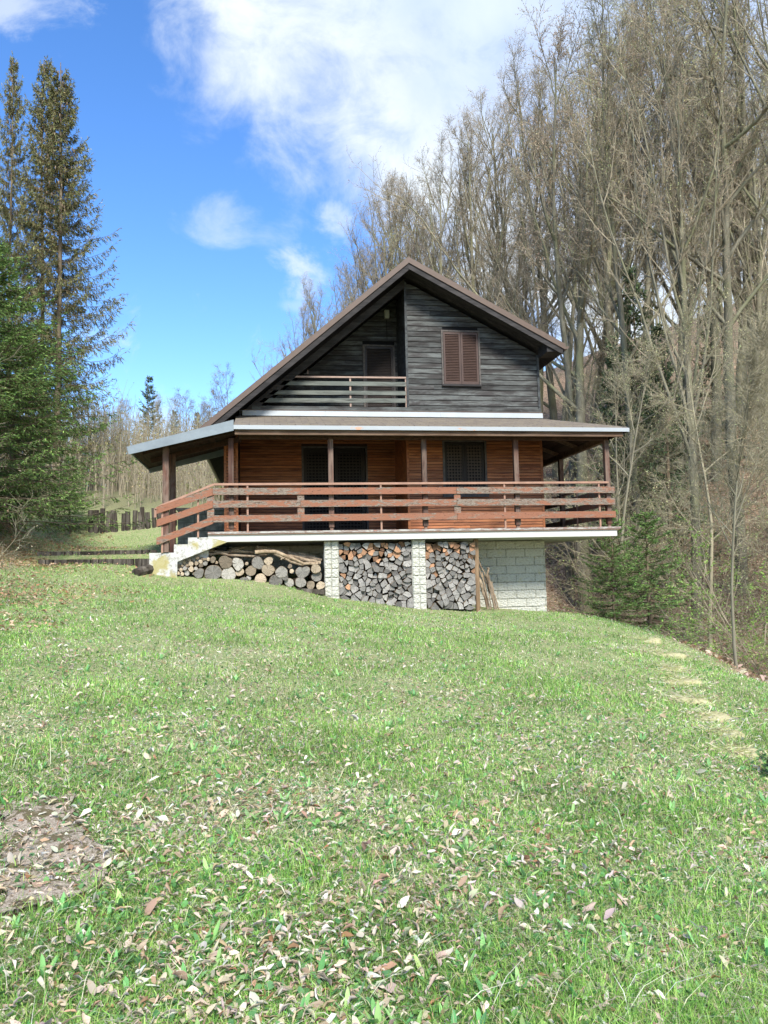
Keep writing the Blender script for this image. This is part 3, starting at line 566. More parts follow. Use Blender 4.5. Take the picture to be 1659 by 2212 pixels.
def P2(px, py, Yp): q = at(px, py, Yp); return q[0], q[2]
# --- foundation
def panel(x0, x1, z0, z1, y, bw=.49, bh=.205, step=.011, axis='x', ofs=0., phase=0):
    """rusticated block face as a real height field; bumps of about 8 cm inside each block"""
    nx = max(3, int((x1 - x0) / step)); nz = int((z1 - z0) / step); xs = np.linspace(x0, x1, nx); zs = np.linspace(z0, z1, nz); XX, ZZ = np.meshgrid(xs, zs)
    row = np.floor((z1 - ZZ) / bh); fx = (XX - x0 + ofs + (row % 2) * bw * (.5 if phase else .0)) / bw; colm = np.floor(fx); u = (fx - colm) * bw; v = ((z1 - ZZ) / bh - row) * bh
    e = np.minimum(np.minimum(u, bw - u), np.minimum(v, bh - v)); joint = np.clip((e - .006) / .008, 0, 1)
    rng = np.random.RandomState(int(abs(x0) * 100) + 5); pts = np.stack([rng.uniform(x0 - .05, x1 + .05, int((x1 - x0 + .1) * (z1 - z0) / .0042)), rng.uniform(z0, z1, int((x1 - x0 + .1) * (z1 - z0) / .0042))], 1)
    d1 = np.full(XX.shape, 9.); d2 = np.full(XX.shape, 9.)
    for a, b in pts:
        dd = np.hypot(XX - a, ZZ - b); d2 = np.where(dd < d1, d1, np.minimum(d2, dd)); d1 = np.minimum(d1, dd)
    cob = np.clip((d2 - d1) / .02, 0, 1); hgt = joint * (.012 + .022 * cob); VV = np.stack([XX, y - hgt, ZZ], -1).reshape(-1, 3)
    k = np.arange(XX.size).reshape(XX.shape); Q = np.stack([k[:-1, :-1], k[:-1, 1:], k[1:, 1:], k[1:, :-1]], -1).reshape(-1, 4); return VV, Q, np.clip(joint * .5 + cob * .5, 0, 1).ravel()
def rustic(name, x0, x1, y0, y1, z0, z1, parent, **k):
    VV, Q, tn = panel(x0, x1, z0, z1, y0, **k); n0 = len(VV); b = MB(); b.box(x0, y0 + .001, z0 - .3, x1, y1, z1, tint=.9)
    V = np.concatenate([VV, np.array(b.v)]); o = npmesh(name, V, [Q, np.array(b.f) + n0], None, ['block'], parent=parent)
    a = o.data.attributes.new('tint', 'FLOAT_COLOR', 'POINT'); c = np.ones((len(V), 4), np.float32); c[:n0, 0] = c[:n0, 1] = c[:n0, 2] = tn; a.data.foreach_set('color', c.ravel()); return o
FX0 = at(1032, 1240, W)[0] - .12
rustic('foundation_wall', 4.35, XR - .03, W, W + .3, .35, 2.38, house, phase=1, ofs=.2)
b = MB(); b.box(6.55, W + .3, .2, 6.86, 9.2, 2.38); b.box(-.9, 9.0, .8, 6.55, 9.2, 2.38); part('foundation_side', b, 'block')
rustic('back_wall', -.9, 4.3, 2.2, 2.5, .9, 2.38, house, step=.02)
for px0, px1, pt in ((699, 730, 1162), (889, 917.5, 1160)):
    xa, xb = at(px0 + 2, 1220, .18)[0], at(px1 + 2, 1220, .18)[0]
    rustic('pillar', xa, xb, .18, .48, .55 if px0 > 800 else .95, 2.385, house, bw=.155, bh=.205)
# --- deck slab
b = MB(); xa, xb = -1.235, 8.15
b.prism([(xa, 0, 2.50), (-.83, 0, 2.395), (xb, 0, 2.395), (xb, 0, 2.56), (xa, 0, 2.56)], (0, 9.3, 0)); part('deck_slab', b, 'white')
b = MB(); b.box(xa, -.05, 2.565, xb + .08, -.001, 2.612); b.box(xa, .0, 2.565, xb + .08, 9.3, 2.61); part('deck_edge', b, 'coping')
b = MB(); b.box(xa, -.035, 2.545, xb + .06, -.001, 2.563); part('edge_strip', b, 'rail')
# --- stairs
b = MB(); b.prism([(-2.46, 0, 1.3), (-1.90, 0, 1.3), (-1.88, 0, 1.985), (-.83, 0, 2.39), (-1.236, 0, 2.499), (-1.655, 0, 2.499), (-1.655, 0, 2.355), (-1.95, 0, 2.355), (-1.95, 0, 2.18), (-2.46, 0, 2.18)], (0, .22, 0)); part('stair_stringer', b, 'plaster_old')
b = MB()
for i, (x0, x1, z) in enumerate(((-2.44, -1.96, 2.14), (-1.97, -1.66, 2.30), (-1.67, -1.24, 2.46))): b.box(x0, .2, z - .5 + .01 * i, x1, 2.5, z)
part('stair', b, 'plaster_old')
b = MB(); b.box(-2.15, 2.55, 1.8, XL, 2.8, 3.32); part('stair_wall', b, 'grayblock'); b = MB(); b.box(-2.19, 2.5, 3.321, XL, 2.85, 3.37); part('wall_cap', b, 'coping')
# --- ground floor walls: pier, recess, right part
lw = P2(959, 955, W) + P2(1049, 1067, W); lwx0, lwz1, lwx1, lwz0 = lw[0], lw[1], lw[2], lw[3]
rx0, rx1 = -.64, 3.45; RY = 3.1
b = cladding(XL, rx0, DZ + .02, 5.3, W, .072, .02); part('pier_wall', b, 'pine')
b = cladding(rx1, XR, DZ + .02, 5.3, W, .072, .02, holes=[(lwx0, lwx1, lwz0, lwz1)]); part('lower_wall', b, 'pine')
d0, dz = P2(651, 964, RY); d1, _ = P2(793, 964, RY)
b = cladding(rx0, rx1, DZ + .02, 5.2, RY, .072, .02, holes=[(d0, d1, DZ, dz)]); part('recess_wall', b, 'pine')
b = MB(); b.box(XL, W + .001, DZ, rx0, RY, 5.3); b.box(rx1 + .004, W + .001, DZ, XR, W + .15, lwz0); b.box(rx1 + .004, W + .001, lwz1, XR, W + .15, 5.3); b.box(rx1 + .004, W + .001, lwz0, lwx0, W + .15, lwz1); b.box(lwx1, W + .001, lwz0, XR, W + .15, lwz1)
b.box(XL, RY + .004, DZ, d0, RY + .15, 5.3); b.box(d1, RY + .004, DZ, rx1 + .1, RY + .15, 5.3); b.box(d0, RY + .004, dz, d1, RY + .15, 5.3); b.box(XR - .15, W + .15, DZ, XR, 9.2, 7.15); b.box(XL, RY + .15, DZ, XL + .15, 9.2, 5.3); b.box(XL, 9.2, DZ, XR, 9.35, 5.3); part('inner_wall', b, 'soffit')  # core kept dark so the gaps between boards read as shaded
b = MB()        # diagonal boards on the recess side wall, seen edge on
for k_ in range(26):
    z0 = DZ - 1.4 + k_ * .15; pts = []
    a0, a1 = max(W, W + (DZ - z0)), RY
    if z0 + (RY - W) > 5.2: a1 = RY - (z0 + (RY - W) - 5.2)
    if a1 - a0 < .05: continue
    b.beam((rx1 - .012, a0, z0 + (a0 - W) + .07), (rx1 - .012, a1, z0 + (a1 - W) + .07), .02, .10, up=(1, 0, 0)) if False else b.prism([(rx1 - .02, a0, z0 + (a0 - W)), (rx1 - .02, a1, z0 + (a1 - W)), (rx1 - .02, a1, z0 + (a1 - W) + .14), (rx1 - .02, a0, z0 + (a0 - W) + .14)], (.02, 0, 0))
part('recess_side', b, 'pine_y')
b = MB()
for x_ in (XL - .01, rx0 - .05, rx1 - .02, XR - .045): b = MB(); b.box(x_, W - .035, DZ + .01, x_ + .055, W - .021, 5.3); part('corner_trim', b, 'pine')
def lattice(x0, x1, z0, z1, y, parent, nx, nz, name='lattice', mm='lattice'):
    b = MB()
    for i in range(nx): x = x0 + (i + .5) * (x1 - x0) / nx; b.box(x - .012, y - .012, z0, x + .012, y + .004, z1)
    for j in range(nz):
        z = z0 + (j + .5) * (z1 - z0) / nz
        for i in range(nx): x = x0 + i * (x1 - x0) / nx; o_ = .016 if (i + j) % 2 else .0; b.box(x + .002, y - .022 + o_, z - .02, x + (x1 - x0) / nx - .002, y - .013 + o_, z + .02)
    return b.build(name, mm, parent)
dw = (d1 - d0)
for i in range(2):
    a0 = d0 + .05 + i * (dw - .1) / 2; a1 = a0 + (dw - .1) / 2 - .02
    b = MB(); y = RY + .02; b.box(a0, y, DZ + .03, a0 + .09, y + .05, dz - .06); b.box(a1 - .09, y, DZ + .03, a1, y + .05, dz - .06)
    for z in (DZ + .03, 3.6, dz - .15): b.box(a0 + .09, y + .002, z, a1 - .09, y + .048, z + .09)
    dr = part('door', b, 'lattice'); lattice(a0 + .09, a1 - .09, DZ + .12, dz - .15, y + .03, dr, 7, 26)
b = MB(); b.box(d0, RY - .03, DZ, d0 + .05, RY + .1, dz); b.box(d1 - .05, RY - .03, DZ, d1, RY + .1, dz); b.box(d0 + .05, RY - .028, dz - .05, d1 - .05, RY + .1, dz); part('door_frame', b, 'frame')
b = MB(); b.box(d0, RY + .1, DZ, d1, RY + .12, dz); part('door_backing', b, 'black')  # black sheet painted as the darkness behind the lattice
wf = MB(); wf.box(lwx0 - .05, W - .04, lwz0 - .05, lwx0, W + .05, lwz1 + .03); wf.box(lwx1, W - .04, lwz0 - .05, lwx1 + .05, W + .05, lwz1 + .03); wf.box(lwx0, W - .038, lwz1, lwx1, W + .05, lwz1 + .04); wf.box(lwx0 - .07, W - .07, lwz0 - .08, lwx1 + .07, W + .05, lwz0)
win = part('window', wf, 'frame'); mx_ = (lwx0 + lwx1) / 2
for a0, a1 in ((lwx0 + .01, mx_ - .005), (mx_ + .005, lwx1 - .01)):
    b = MB(); b.box(a0, W, lwz0 + .005, a0 + .06, W + .04, lwz1 - .01); b.box(a1 - .06, W, lwz0 + .005, a1, W + .04, lwz1 - .01); b.box(a0 + .06, W + .002, lwz0 + .005, a1 - .06, W + .038, lwz0 + .07); b.box(a0 + .06, W + .002, lwz1 - .07, a1 - .06, W + .038, lwz1 - .01); b.build('shutter', 'lattice', win)
    lattice(a0 + .06, a1 - .06, lwz0 + .07, lwz1 - .07, W + .02, win, 5, 15, mm='lattice_brown')
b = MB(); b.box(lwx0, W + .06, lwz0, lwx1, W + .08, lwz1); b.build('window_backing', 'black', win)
zb = P2(1000, 1055, W)[1]; b = MB(); b.box(lwx0 - .12, W - .075, zb - .012, lwx1 + .03, W - .055, zb + .018); b.build('security_bar', 'iron', win)
b = MB(); b.box(lwx0 - .17, W - .10, zb - .06, lwx0 - .11, W - .055, zb + .0); b.tube([(lwx0 - .16, W - .08, zb), (lwx0 - .16, W - .08, zb + .035), (lwx0 - .12, W - .08, zb + .035), (lwx0 - .12, W - .08, zb)], .007, 6); b.build('padlock', 'lamp', win)
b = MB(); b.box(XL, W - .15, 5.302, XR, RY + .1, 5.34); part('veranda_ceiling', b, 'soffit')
# --- porch roof (front, right side, left slope)
E0 = -.35; ez = 4.885; wz = 5.43; XE = 8.36; gl = -.66
b = MB()
b.prism([(gl, E0, ez), (XE, E0, ez), (XR, W, wz), (gl, W, wz)], (0, 0, .03)); part('porch_roof', b, 'shingle')
b = MB(); b.prism([(XE, E0, ez), (XE, 9.4, ez), (XR, 9.4, wz), (XR, W, wz)], (0, 0, .03)); part('side_roof', b, 'shingle')
b = MB()
for k_ in range(14):        # underside boarding of the front part
    y0, y1 = E0 + .05 + k_ * .122, E0 + .05 + (k_ + 1) * .122 - .004; z0, z1 = ez - .03 + (y0 - E0) * .311, ez - .03 + (y1 - E0) * .311
    b.prism([(gl, y0, z0), (XE - .05 - (y0 - E0) * .75, y0, z0), (XE - .05 - (y1 - E0) * .75, y1, z1), (gl, y1, z1)], (0, 0, .018))
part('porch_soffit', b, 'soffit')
b = MB()
for k_ in range(12):
    x0, x1 = XR + .0 + k_ * .119, XR + (k_ + 1) * .119 - .004; z0, z1 = wz - .035 - (x0 - XR) * .372, wz - .035 - (x1 - XR) * .372; ys = E0 + .1 + (XE - x0) * 1.2
    b.prism([(x0, ys, z0), (x1, ys, z1), (x1, 9.3, z1), (x0, 9.3, z0)], (0, 0, .018))
part('side_soffit', b, 'soffit')
for y_ in (2.2, 3.5, 4.8, 6.1, 7.4, 8.7): b = MB(); b.beam((XR + .02, y_, wz - .10), (XE - .12, y_, ez - .05), .07, .09); part('rafter', b, 'rafter')
b = MB(); b.beam((XR + .02, W - .0, wz - .10), (XE - .12, E0 + .12, ez - .05), .08, .10); part('rafter', b, 'rafter')
b = MB(); b.beam((8.02, .1, 4.72), (8.02, 9.3, 4.72), .10, .15); part('side_beam', b, 'beam')
b = MB(); b.beam((XE - .03, E0 + .02, ez - .05), (XE - .03, 9.35, ez - .05), .03, .11); part('side_fascia', b, 'soffit')
b = MB(); b.box(gl, E0 - .03, ez - .085, XE + .03, E0 + .0, ez + .005); part('eave_edge', b, 'flashing')
b = MB(); b.box(gl + .02, E0 + .04, ez - .19, XE - .10, E0 + .12, ez - .086); part('eave_beam', b, 'beam')
b = MB(); b.box(gl + .1, .0, ez - .22, XE - .35, .12, ez - .085); part('post_beam', b, 'soffit')
# left roof over the stairs
lx, lz, LB = -2.86, 4.39, 2.6; rz = 4.985; sl = (rz - lz) / (gl - lx)
b = MB(); b.prism([(lx, E0, lz), (gl, E0, rz), (gl, LB, rz), (lx, LB, lz)], (0, 0, .02)); part('stair_roof', b, 'shingle')
b = MB(); b.prism([(lx - .01, E0 - .025, lz + .02), (lx + .03, E0 - .025, lz - .145), (gl - .001, E0 - .025, rz - .215), (gl - .001, E0 - .025, rz + .02)], (0, .02, 0)); part('stair_roof_fascia', b, 'zinc')
b = MB(); b.prism([(lx, LB, lz), (lx + .02, LB, lz - .14), (gl, LB, rz - .2), (gl, LB, rz)], (0, .03, 0)); b.box(lx - .01, E0, lz - .06, lx + .015, LB, lz + .02); part('rear_fascia', b, 'zinc')
b = MB()
for k_ in range(18):
    x0, x1 = lx + .02 + k_ * .121, lx + .02 + (k_ + 1) * .121 - .005; z0, z1 = lz - .03 + (x0 - lx) * sl, lz - .03 + (x1 - lx) * sl
    b.prism([(x0, E0 + .01, z0), (x1, E0 + .01, z1), (x1, LB - .02, z1), (x0, LB - .02, z0)], (0, 0, .018))
part('stair_soffit', b, 'soffit')
for y_ in (.02, 1.25): b = MB(); b.beam((lx + .25, y_, lz + .25 * sl - .11), (gl + .1, y_, rz - .11), .10, .12); part('stair_roof_beam', b, 'soffit')
# --- veranda posts
def post(x, y, z0, z1, s_=.115): 
    b = MB(); b.box(x - s_ / 2, y - s_ / 2, z0, x + s_ / 2, y + s_ / 2, z1); return part('veranda_post', b, 'post', bevel=.006)
for px in (499.5, 715.5, 918, 1117, 1313.5):
    x = at(px, 1080, .06)[0]; post(x, .06, DZ + .07, ez - .21); b = MB(); b.box(x - .035, .03, DZ + .005, x + .035, .09, DZ + .075); part('post_shoe', b, 'iron')
xr = at(1313.5, 1080, .06)[0]
post(xr + .02, 2.95, DZ, 4.66); post(xr + .02, 6.2, DZ, 4.66); post(xr + .02, 9.1, DZ, 4.66)
post(-2.12, .03, 2.19, 4.52, .13); post(-2.12, 1.25, 2.15, 4.50, .13)
# --- railings
def board(a, c, h_, y=-.06, th=.028):
    (x0, z0), (x1, z1) = a, c; b = MB(); b.prism([(x0, y, z0), (x1, y, z1), (x1, y, z1 + h_), (x0, y, z0 + h_)], (0, -th, 0)); return part('railing_board', b, 'peeling')
for zc, zr, h_ in ((3.41, 3.40, .150), (3.135, 3.125, .150), (2.815, 2.825, .150)):
    cuts = [-1.122, at(649, 1090, 0)[0], at(985, 1090, 0)[0], xr + .09 + .02]
    for i in range(3):
        f = lambda x: zc + (zr - zc) * (x + 1.12) / 9.2; board((cuts[i] + .003, f(cuts[i])), (cuts[i + 1] - .003, f(cuts[i + 1])), h_)
for ze, zj in ((3.01, 3.405), (2.735, 3.135), (2.345, 2.785)): board((-2.30, ze), (-1.125, zj), .152)
for px, z0, z1 in ((455, 2.80, 3.56), (650, 2.95, 3.55), (988, 2.95, 3.55)):
    x = at(px, 1090, -.04)[0]; b = MB(); b.box(x - .075, -.057, z0, x + .075, -.035, z1); part('railing_splice', b, 'peeling')
yb = [.1, 9.0]
for z in (3.40, 3.125, 2.825):
    b = MB(); b.box(8.07, .0, z, 8.10, 9.1, z + .15); part('railing_board', b, 'peeling')
def rail(pts, name='handrail', r_=.024, m='rail'):
    b = MB()
    for a, c in zip(pts[:-1], pts[1:]): b.beam(a, c, r_ * 2, r_ * 2, up=(0, 0, 1) if abs(c[2] - a[2]) < .9 * np.linalg.norm(np.array(c) - a) else (0, 1, 0))
    return part(name, b, m)
ty = .0
rail([(at(467, 1050, ty)[0] * 0 - 1.10, ty - .03, 3.645), (xr - .02, ty - .03, 3.655)])
rail([(-1.10, ty - .03, 3.645), (-2.19, ty - .03, 3.20)])
rail([(-2.19, ty - .03, 3.205), (-2.34, ty - .03, 3.11)]); rail([(-2.33, ty - .03, 3.12), (-2.33, ty - .03, 2.94)])
rail([(8.04, .1, 3.655), (8.04, 9.0, 3.655)])
def vpost(x, z0, z1, y=-.02): b = MB(); b.box(x - .02, y - .018, z0, x + .02, y + .018, z1); part('railing_tube', b, 'rail')
for px in (535, 823, 1090, 1358 - 0): 
    if px < 1340: vpost(at(px, 1100, 0)[0], DZ, 3.63)
vpost(at(1292 + 2, 1090, 0)[0], DZ, 3.63); vpost(at(451.5, 1130, 0)[0] * 0 - 1.44, 2.50, 3.50); vpost(-2.19, 2.18, 3.20)
for y_ in (2.0, 4.5, 7.0): b = MB(); b.box(8.02, y_, DZ, 8.055, y_ + .04, 3.63); part('railing_tube', b, 'rail')
# --- upper storey
wx0, wz1 = P2(955, 717, W); wx1, wz0 = P2(1035, 832, W)
RX = 3.51; UY = 2.72
b = cladding(RX, XR, 5.62, 9.2, W, .134, .02, roof=(-.30,), holes=[(wx0, wx1, wz0, wz1)]); cladding(3.0, RX, 8.72, 9.2, W, .134, .02, roof=(-.30,), mb=b); part('gable_wall', b, 'dark_cladding')
b = MB()
def pv(xs, y): return [(x, y, roofz(x) - .32) for x in xs]
b.prism([(RX + .004, W + .001, 5.6), (wx0, W + .001, 5.6), (wx0, W + .001, roofz(wx0) - .33), (RX + .004, W + .001, roofz(RX) - .34)], (0, .1, 0)); b.prism([(wx1, W + .001, 5.6), (XR, W + .001, 5.6), (XR, W + .001, roofz(XR) - .32), (wx1, W + .001, roofz(wx1) - .32)], (0, .1, 0)); b.box(wx0, W + .001, 5.6, wx1, W + .1, wz0); b.prism([(wx0, W + .001, wz1), (wx1, W + .001, wz1), (wx1, W + .001, roofz(wx1) - .32), (wx0, W + .001, roofz(wx0) - .32)], (0, .1, 0))
part('gable_core', b, 'black'); b = MB(); b.prism([(-.45, 9.2, 5.3), (XR, 9.2, 5.3), (XR, 9.2, 7.05), (3.467, 9.2, 8.9), (-.45, 9.2, 5.55)], (0, .12, 0)); part('rear_gable', b, 'dark_cladding')  # black core paints shade into the gaps of the gable cladding
for x_ in (RX - .045, XR - .05): b = MB(); b.box(x_, W - .045, 5.6, x_ + .06, W - .021, roofz(x_) - .34); part('gable_trim', b, 'dark_cladding_y')
bd = P2(783, 745, UY) + P2(855, 880, UY); b = cladding(-1.2, RX, 5.62, 8.9, UY, .134, .02, roof=(-.28,), holes=[(bd[0], bd[2], 5.6, bd[1])]); part('balcony_wall', b, 'dark_cladding')
b = MB(); b.prism([(-.9, UY + .002, 5.3), (bd[0], UY + .002, 5.3), (bd[0], UY + .002, roofz(bd[0]) - .3), (-.9, UY + .002, roofz(-.9) - .3)], (0, .1, 0)); b.box(bd[0], UY + .003, bd[1], RX, UY + .1, 8.4); b.box(bd[2], UY + .002, 5.3, RX, UY + .1, bd[1]); part('balcony_core', b, 'black')  # blackened too, for shade between the balcony boards
b = MB()
for k_ in range(34):
    z0 = 5.0 - (UY - W) * .9 + k_ * .15; f = lambda y: z0 + (y - W) * .9
    a0, a1 = W, UY
    if f(a0) < 5.6: a0 = W + (5.6 - z0) / .9
    if f(a1) + .14 > 8.8: a1 = W + (8.8 - .14 - z0) / .9
    if a1 - a0 > .04: b.prism([(RX - .02, a0, f(a0)), (RX - .02, a1, f(a1)), (RX - .02, a1, f(a1) + .143), (RX - .02, a0, f(a0) + .143)], (.022, 0, 0))
part('balcony_side', b, 'dark_cladding_y')
b = MB(); b.box(-.6, W + .0, 5.5, RX, UY, 5.61); part('balcony_floor', b, 'dark_cladding')
def louvre(x0, x1, z0, z1, y, mname, parent, name='shutter', n=None, mid=False):
    b = MB(); f_ = .045; b.box(x0, y - .035, z0, x0 + f_, y, z1); b.box(x1 - f_, y - .035, z0, x1, y, z1); b.box(x0 + f_, y - .033, z0, x1 - f_, y, z0 + .06); b.box(x0 + f_, y - .033, z1 - .06, x1 - f_, y, z1)
    n = n or int((z1 - z0) / .045); hz = (z1 - z0 - .12) / n
    for i in range(n):
        z = z0 + .06 + i * hz; b.prism([(x0 + f_, y - .030, z + .002), (x0 + f_, y - .003, z + hz * .9), (x0 + f_, y - .001, z + hz * .9 - .006), (x0 + f_, y - .028, z - .006)], (x1 - x0 - 2 * f_, 0, 0))
    return b.build(name, mname, parent)
fr = MB(); fr.box(wx0 - .04, W - .05, wz0, wx0, W + .04, wz1 + .04); fr.box(wx1, W - .05, wz0, wx1 + .04, W + .04, wz1 + .04); fr.box(wx0, W - .048, wz1, wx1, W + .04, wz1 + .04)
uw = part('window', fr, 'frame'); b = MB(); b.box(wx0 - .05, W - .075, wz0 - .05, wx1 + .05, W + .04, wz0 - .001); b.build('sill', 'fascia_dark', uw); xm = (wx0 + wx1) / 2
louvre(wx0 + .01, xm - .004, wz0 + .01, wz1 - .01, W - .01, 'shutter', uw); louvre(xm + .004, wx1 - .01, wz0 + .01, wz1 - .01, W - .01, 'shutter', uw)
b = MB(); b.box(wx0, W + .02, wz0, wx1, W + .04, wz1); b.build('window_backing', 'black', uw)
b = MB(); b.box(bd[0] - .0, UY - .05, 5.6, bd[0] + .05, UY + .02, bd[1]); b.box(bd[2] - .05, UY - .05, 5.6, bd[2], UY + .02, bd[1]); b.box(bd[0] + .05, UY - .048, bd[1] - .04, bd[2] - .05, UY + .02, bd[1]); bdr = part('balcony_door', b, 'frame')
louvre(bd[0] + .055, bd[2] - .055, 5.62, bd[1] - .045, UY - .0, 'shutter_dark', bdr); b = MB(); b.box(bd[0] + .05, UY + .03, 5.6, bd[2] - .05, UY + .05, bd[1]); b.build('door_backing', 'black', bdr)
la = P2(829, 672, UY) + P2(840, 690, UY); b = MB(); b.box(la[0], UY - .13, la[3], la[2], UY - .02, la[1]); lo = part('wall_lamp', b, 'lamp', bevel=.02); lb = MB(); lb.tube([((la[0] + la[2]) / 2, UY - .02, la[3]), ((la[0] + la[2]) / 2, UY - .025, la[3] - .55)], .008, 6); lb.build('cable', 'black', lo)
# balcony railing in the plane of the gable, its boards end at the rafter
def bp(zx, zy): return P2((560 + zx / 4.366) / 1.044, (700 + zy / 4.366) / 1.044, W - .03)
bys = [((330, 715), (1550, 728), .20), ((225, 808), (1550, 816), .155), ((130, 886), (1550, 890), .15)]
def bq(zx, zy, h_): x, z = bp(zx, zy); return (x, z, h_)
for (a0, a1), (c0, c1), _ in bys:
    (xa_, za), (xb_, zb_) = bp(a0, a1), bp(c0, c1); hh = .105; dx = hh / 2 / .853
    b = MB(); b.prism([(xa_ - dx, W - .05, za - hh / 2), (xb_, W - .05, zb_ - hh / 2), (xb_, W - .05, zb_ + hh / 2), (xa_ + dx, W - .05, za + hh / 2)], (0, .025, 0)); part('balcony_board', b, 'balcony')
(xa_, za), (xb_, zb_) = bp(425, 652), bp(1555, 663); rail([(xa_, W - .02, za), (xb_, W - .02, zb_)], 'balcony_handrail', .02, 'rail_dark')
for zx in (1003, 1550): (x, z) = bp(zx, 665); b = MB(); b.box(x - .02, W - .024, 5.62, x + .02, W + .01, z); part('balcony_tube', b, 'rail_dark')
(x, z) = bp(587, 585); b = MB(); b.box(x - .008, W - .02, 6.5, x + .008, W - .004, z); part('balcony_tube', b, 'rail_dark')
(x0, z0), (x1, z1) = bp(35, 978), bp(2700, 985); b = MB(); b.box(x0, W - .06, 5.605, XR + .02, W - .021, 5.70); part('floor_trim', b, 'dark_cladding')
b = MB(); b.box(-.50, W - .075, 5.585, XR + .02, W - .02, 5.604); part('brown_trim', b, 'roof_metal')
b = MB()
for x0, x1 in ((-.52, 1.45), (1.452, 4.3), (4.302, XR + .04)): b.prism([(x0, W - .09, 5.455), (x1, W - .09, 5.455), (x1, W - .07, 5.583), (x0, W - .07, 5.583)], (0, .04, 0))
part('wall_flashing', b, 'flash_clean')
# --- main roof
YF, YB = .70, 9.9; apex = (3.467, 9.22); eR = (7.35, 7.165); eL = (-1.49, 4.99); th = .13
def slope(a, c, z0, z1, y0, y1, name, m, ext=0): 
    b = MB(); b.prism([(a[0], y0, a[1] + z0), (c[0], y0, c[1] + z0), (c[0], y0, c[1] + z1), (a[0], y0, a[1] + z1)], (0, y1 - y0, 0)); return part(name, b, m)
slope(eL, apex, -.02, .02, YF, YB, 'roof_left', 'roof_metal'); slope(apex, eR, -.02, .02, YF, YB, 'roof_right', 'roof_metal')
slope(eL, apex, -.135, .021, YF - .03, YF - .001, 'verge_board', 'roof_metal'); slope(apex, eR, -.125, .021, YF - .03, YF - .001, 'verge_board', 'roof_metal')
slope((eL[0] + .08, eL[1] + .07), apex, -.30, -.136, YF + .0, YF + .04, 'barge_board', 'fascia_dark'); slope(apex, (eR[0] - .06, eR[1] + .03), -.265, -.126, YF + .0, YF + .04, 'barge_board', 'fascia_dark')
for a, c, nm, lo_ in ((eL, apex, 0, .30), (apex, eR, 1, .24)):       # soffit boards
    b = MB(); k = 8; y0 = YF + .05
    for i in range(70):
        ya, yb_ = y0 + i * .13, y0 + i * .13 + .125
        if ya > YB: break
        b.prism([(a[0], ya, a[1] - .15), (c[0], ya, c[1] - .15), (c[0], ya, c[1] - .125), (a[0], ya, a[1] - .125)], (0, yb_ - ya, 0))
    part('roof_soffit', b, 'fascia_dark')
slope((-.62, roofz(-.62)), (RX - .03, roofz(RX - .03)), -.47, -.26, W - .05, W + .06, 'gable_rafter', 'fascia_dark')
def gutter(x, z, y0, y1, name):
    b = MB(); n = 8; pts = [(x + .07 * math.cos(math.pi + math.pi * i / n), z + .07 * math.sin(math.pi + math.pi * i / n)) for i in range(n + 1)]; inn = [(x + .06 * math.cos(math.pi + math.pi * i / n), z + .06 * math.sin(math.pi + math.pi * i / n)) for i in range(n, -1, -1)]
    vs = [(p[0], y, p[1]) for y in (y0, y1) for p in pts]; b.add(vs, [(i, i + 1, i + n + 2, i + n + 1) for i in range(n)]); b.add([(p[0], y0, p[1]) for p in pts], [tuple(range(n + 1))]); return part(name, b, 'roof_metal', smooth_=True)
gutter(eR[0] + .05, eR[1] - .03, YF + .02, YB, 'gutter'); gutter(eL[0] - .05, eL[1] - .06, YF + .3, YB, 'gutter')
b = MB(); b.prism([(XR, YF + .05, 7.0), (eR[0] - .05, YF + .05, eR[1] - .14), (XR, YF + .05, roofz(XR) - .15)], (0, .6, 0)); part('eave_box', b, 'fascia_dark')
b = MB(); b.box(XL + .16, RY + .2, 2.62, XR - .16, 9.1, 2.7); part('floor', b, 'soffit')
# ------------------------------------------------------------------ firewood
def zr(zx, zy, Yp=.1, ox=380, oy=1200, sc=4.366): return at((ox + zx / sc) / 1.044, (oy + zy / sc) / 1.044, Yp)
def roundlog(x, z, r, y0, ln, endm, name='round_log', squash=.92, heart=False, rot=0.):
    n = 20 if r > .06 else 12; b = MB(); ph = [random.uniform(0, 6.28) for _ in range(4)]; am = random.uniform(.8, 2.2)
    def rad(a): return r * (1 + am * (.045 * math.sin(2 * a + ph[0]) + .035 * math.sin(3 * a + ph[1]) + .02 * math.sin(5 * a + ph[2])) - (.28 * math.exp(-((((a - 1.57 + 3.14) % 6.28) - 3.14) / .35) ** 2) if heart else 0))
    A = [2 * math.pi * i / n for i in range(n)]; v = []
    for yy, k in ((0, .95), (.012, 1), (ln * .5, 1.02), (ln, .97)): v += [(math.cos(a) * rad(a) * k, yy + (.004 * math.sin(3 * a)), math.sin(a) * rad(a) * k * squash) for a in A]
    b.add(v, [(j * n + i, j * n + (i + 1) % n, (j + 1) * n + (i + 1) % n, (j + 1) * n + i) for j in range(3) for i in range(n)], 1)
    b.add(v[:n], [tuple(range(n - 1, -1, -1))], 0); b.f[-1] = b.f[-1][::-1]
    o = b.build(name, [endm, 'log_bark']); o.location = (x, y0, z); o.rotation_euler = (0, random.uniform(0, 6.28) if not heart else rot, random.uniform(-.06, .06)); return o
SM = [(80,365,21),(105,330,19),(98,405,18),(138,412,20),(112,432,18),(158,300,22),(138,328,14),(210,277,17),(254,268,17),(288,250,22),(332,262,16),(125,372,20),(165,357,23),(188,322,20),(225,315,26),(228,366,28),(182,403,28),(277,307,23),(318,291,22),(322,328,24),(364,310,24),(356,268,17),(392,268,20),(440,272,32),(272,360,21),(472,300,17),(245,408,14),(770,310,19),(790,452,26),(1195,337,24),(1212,385,24)]
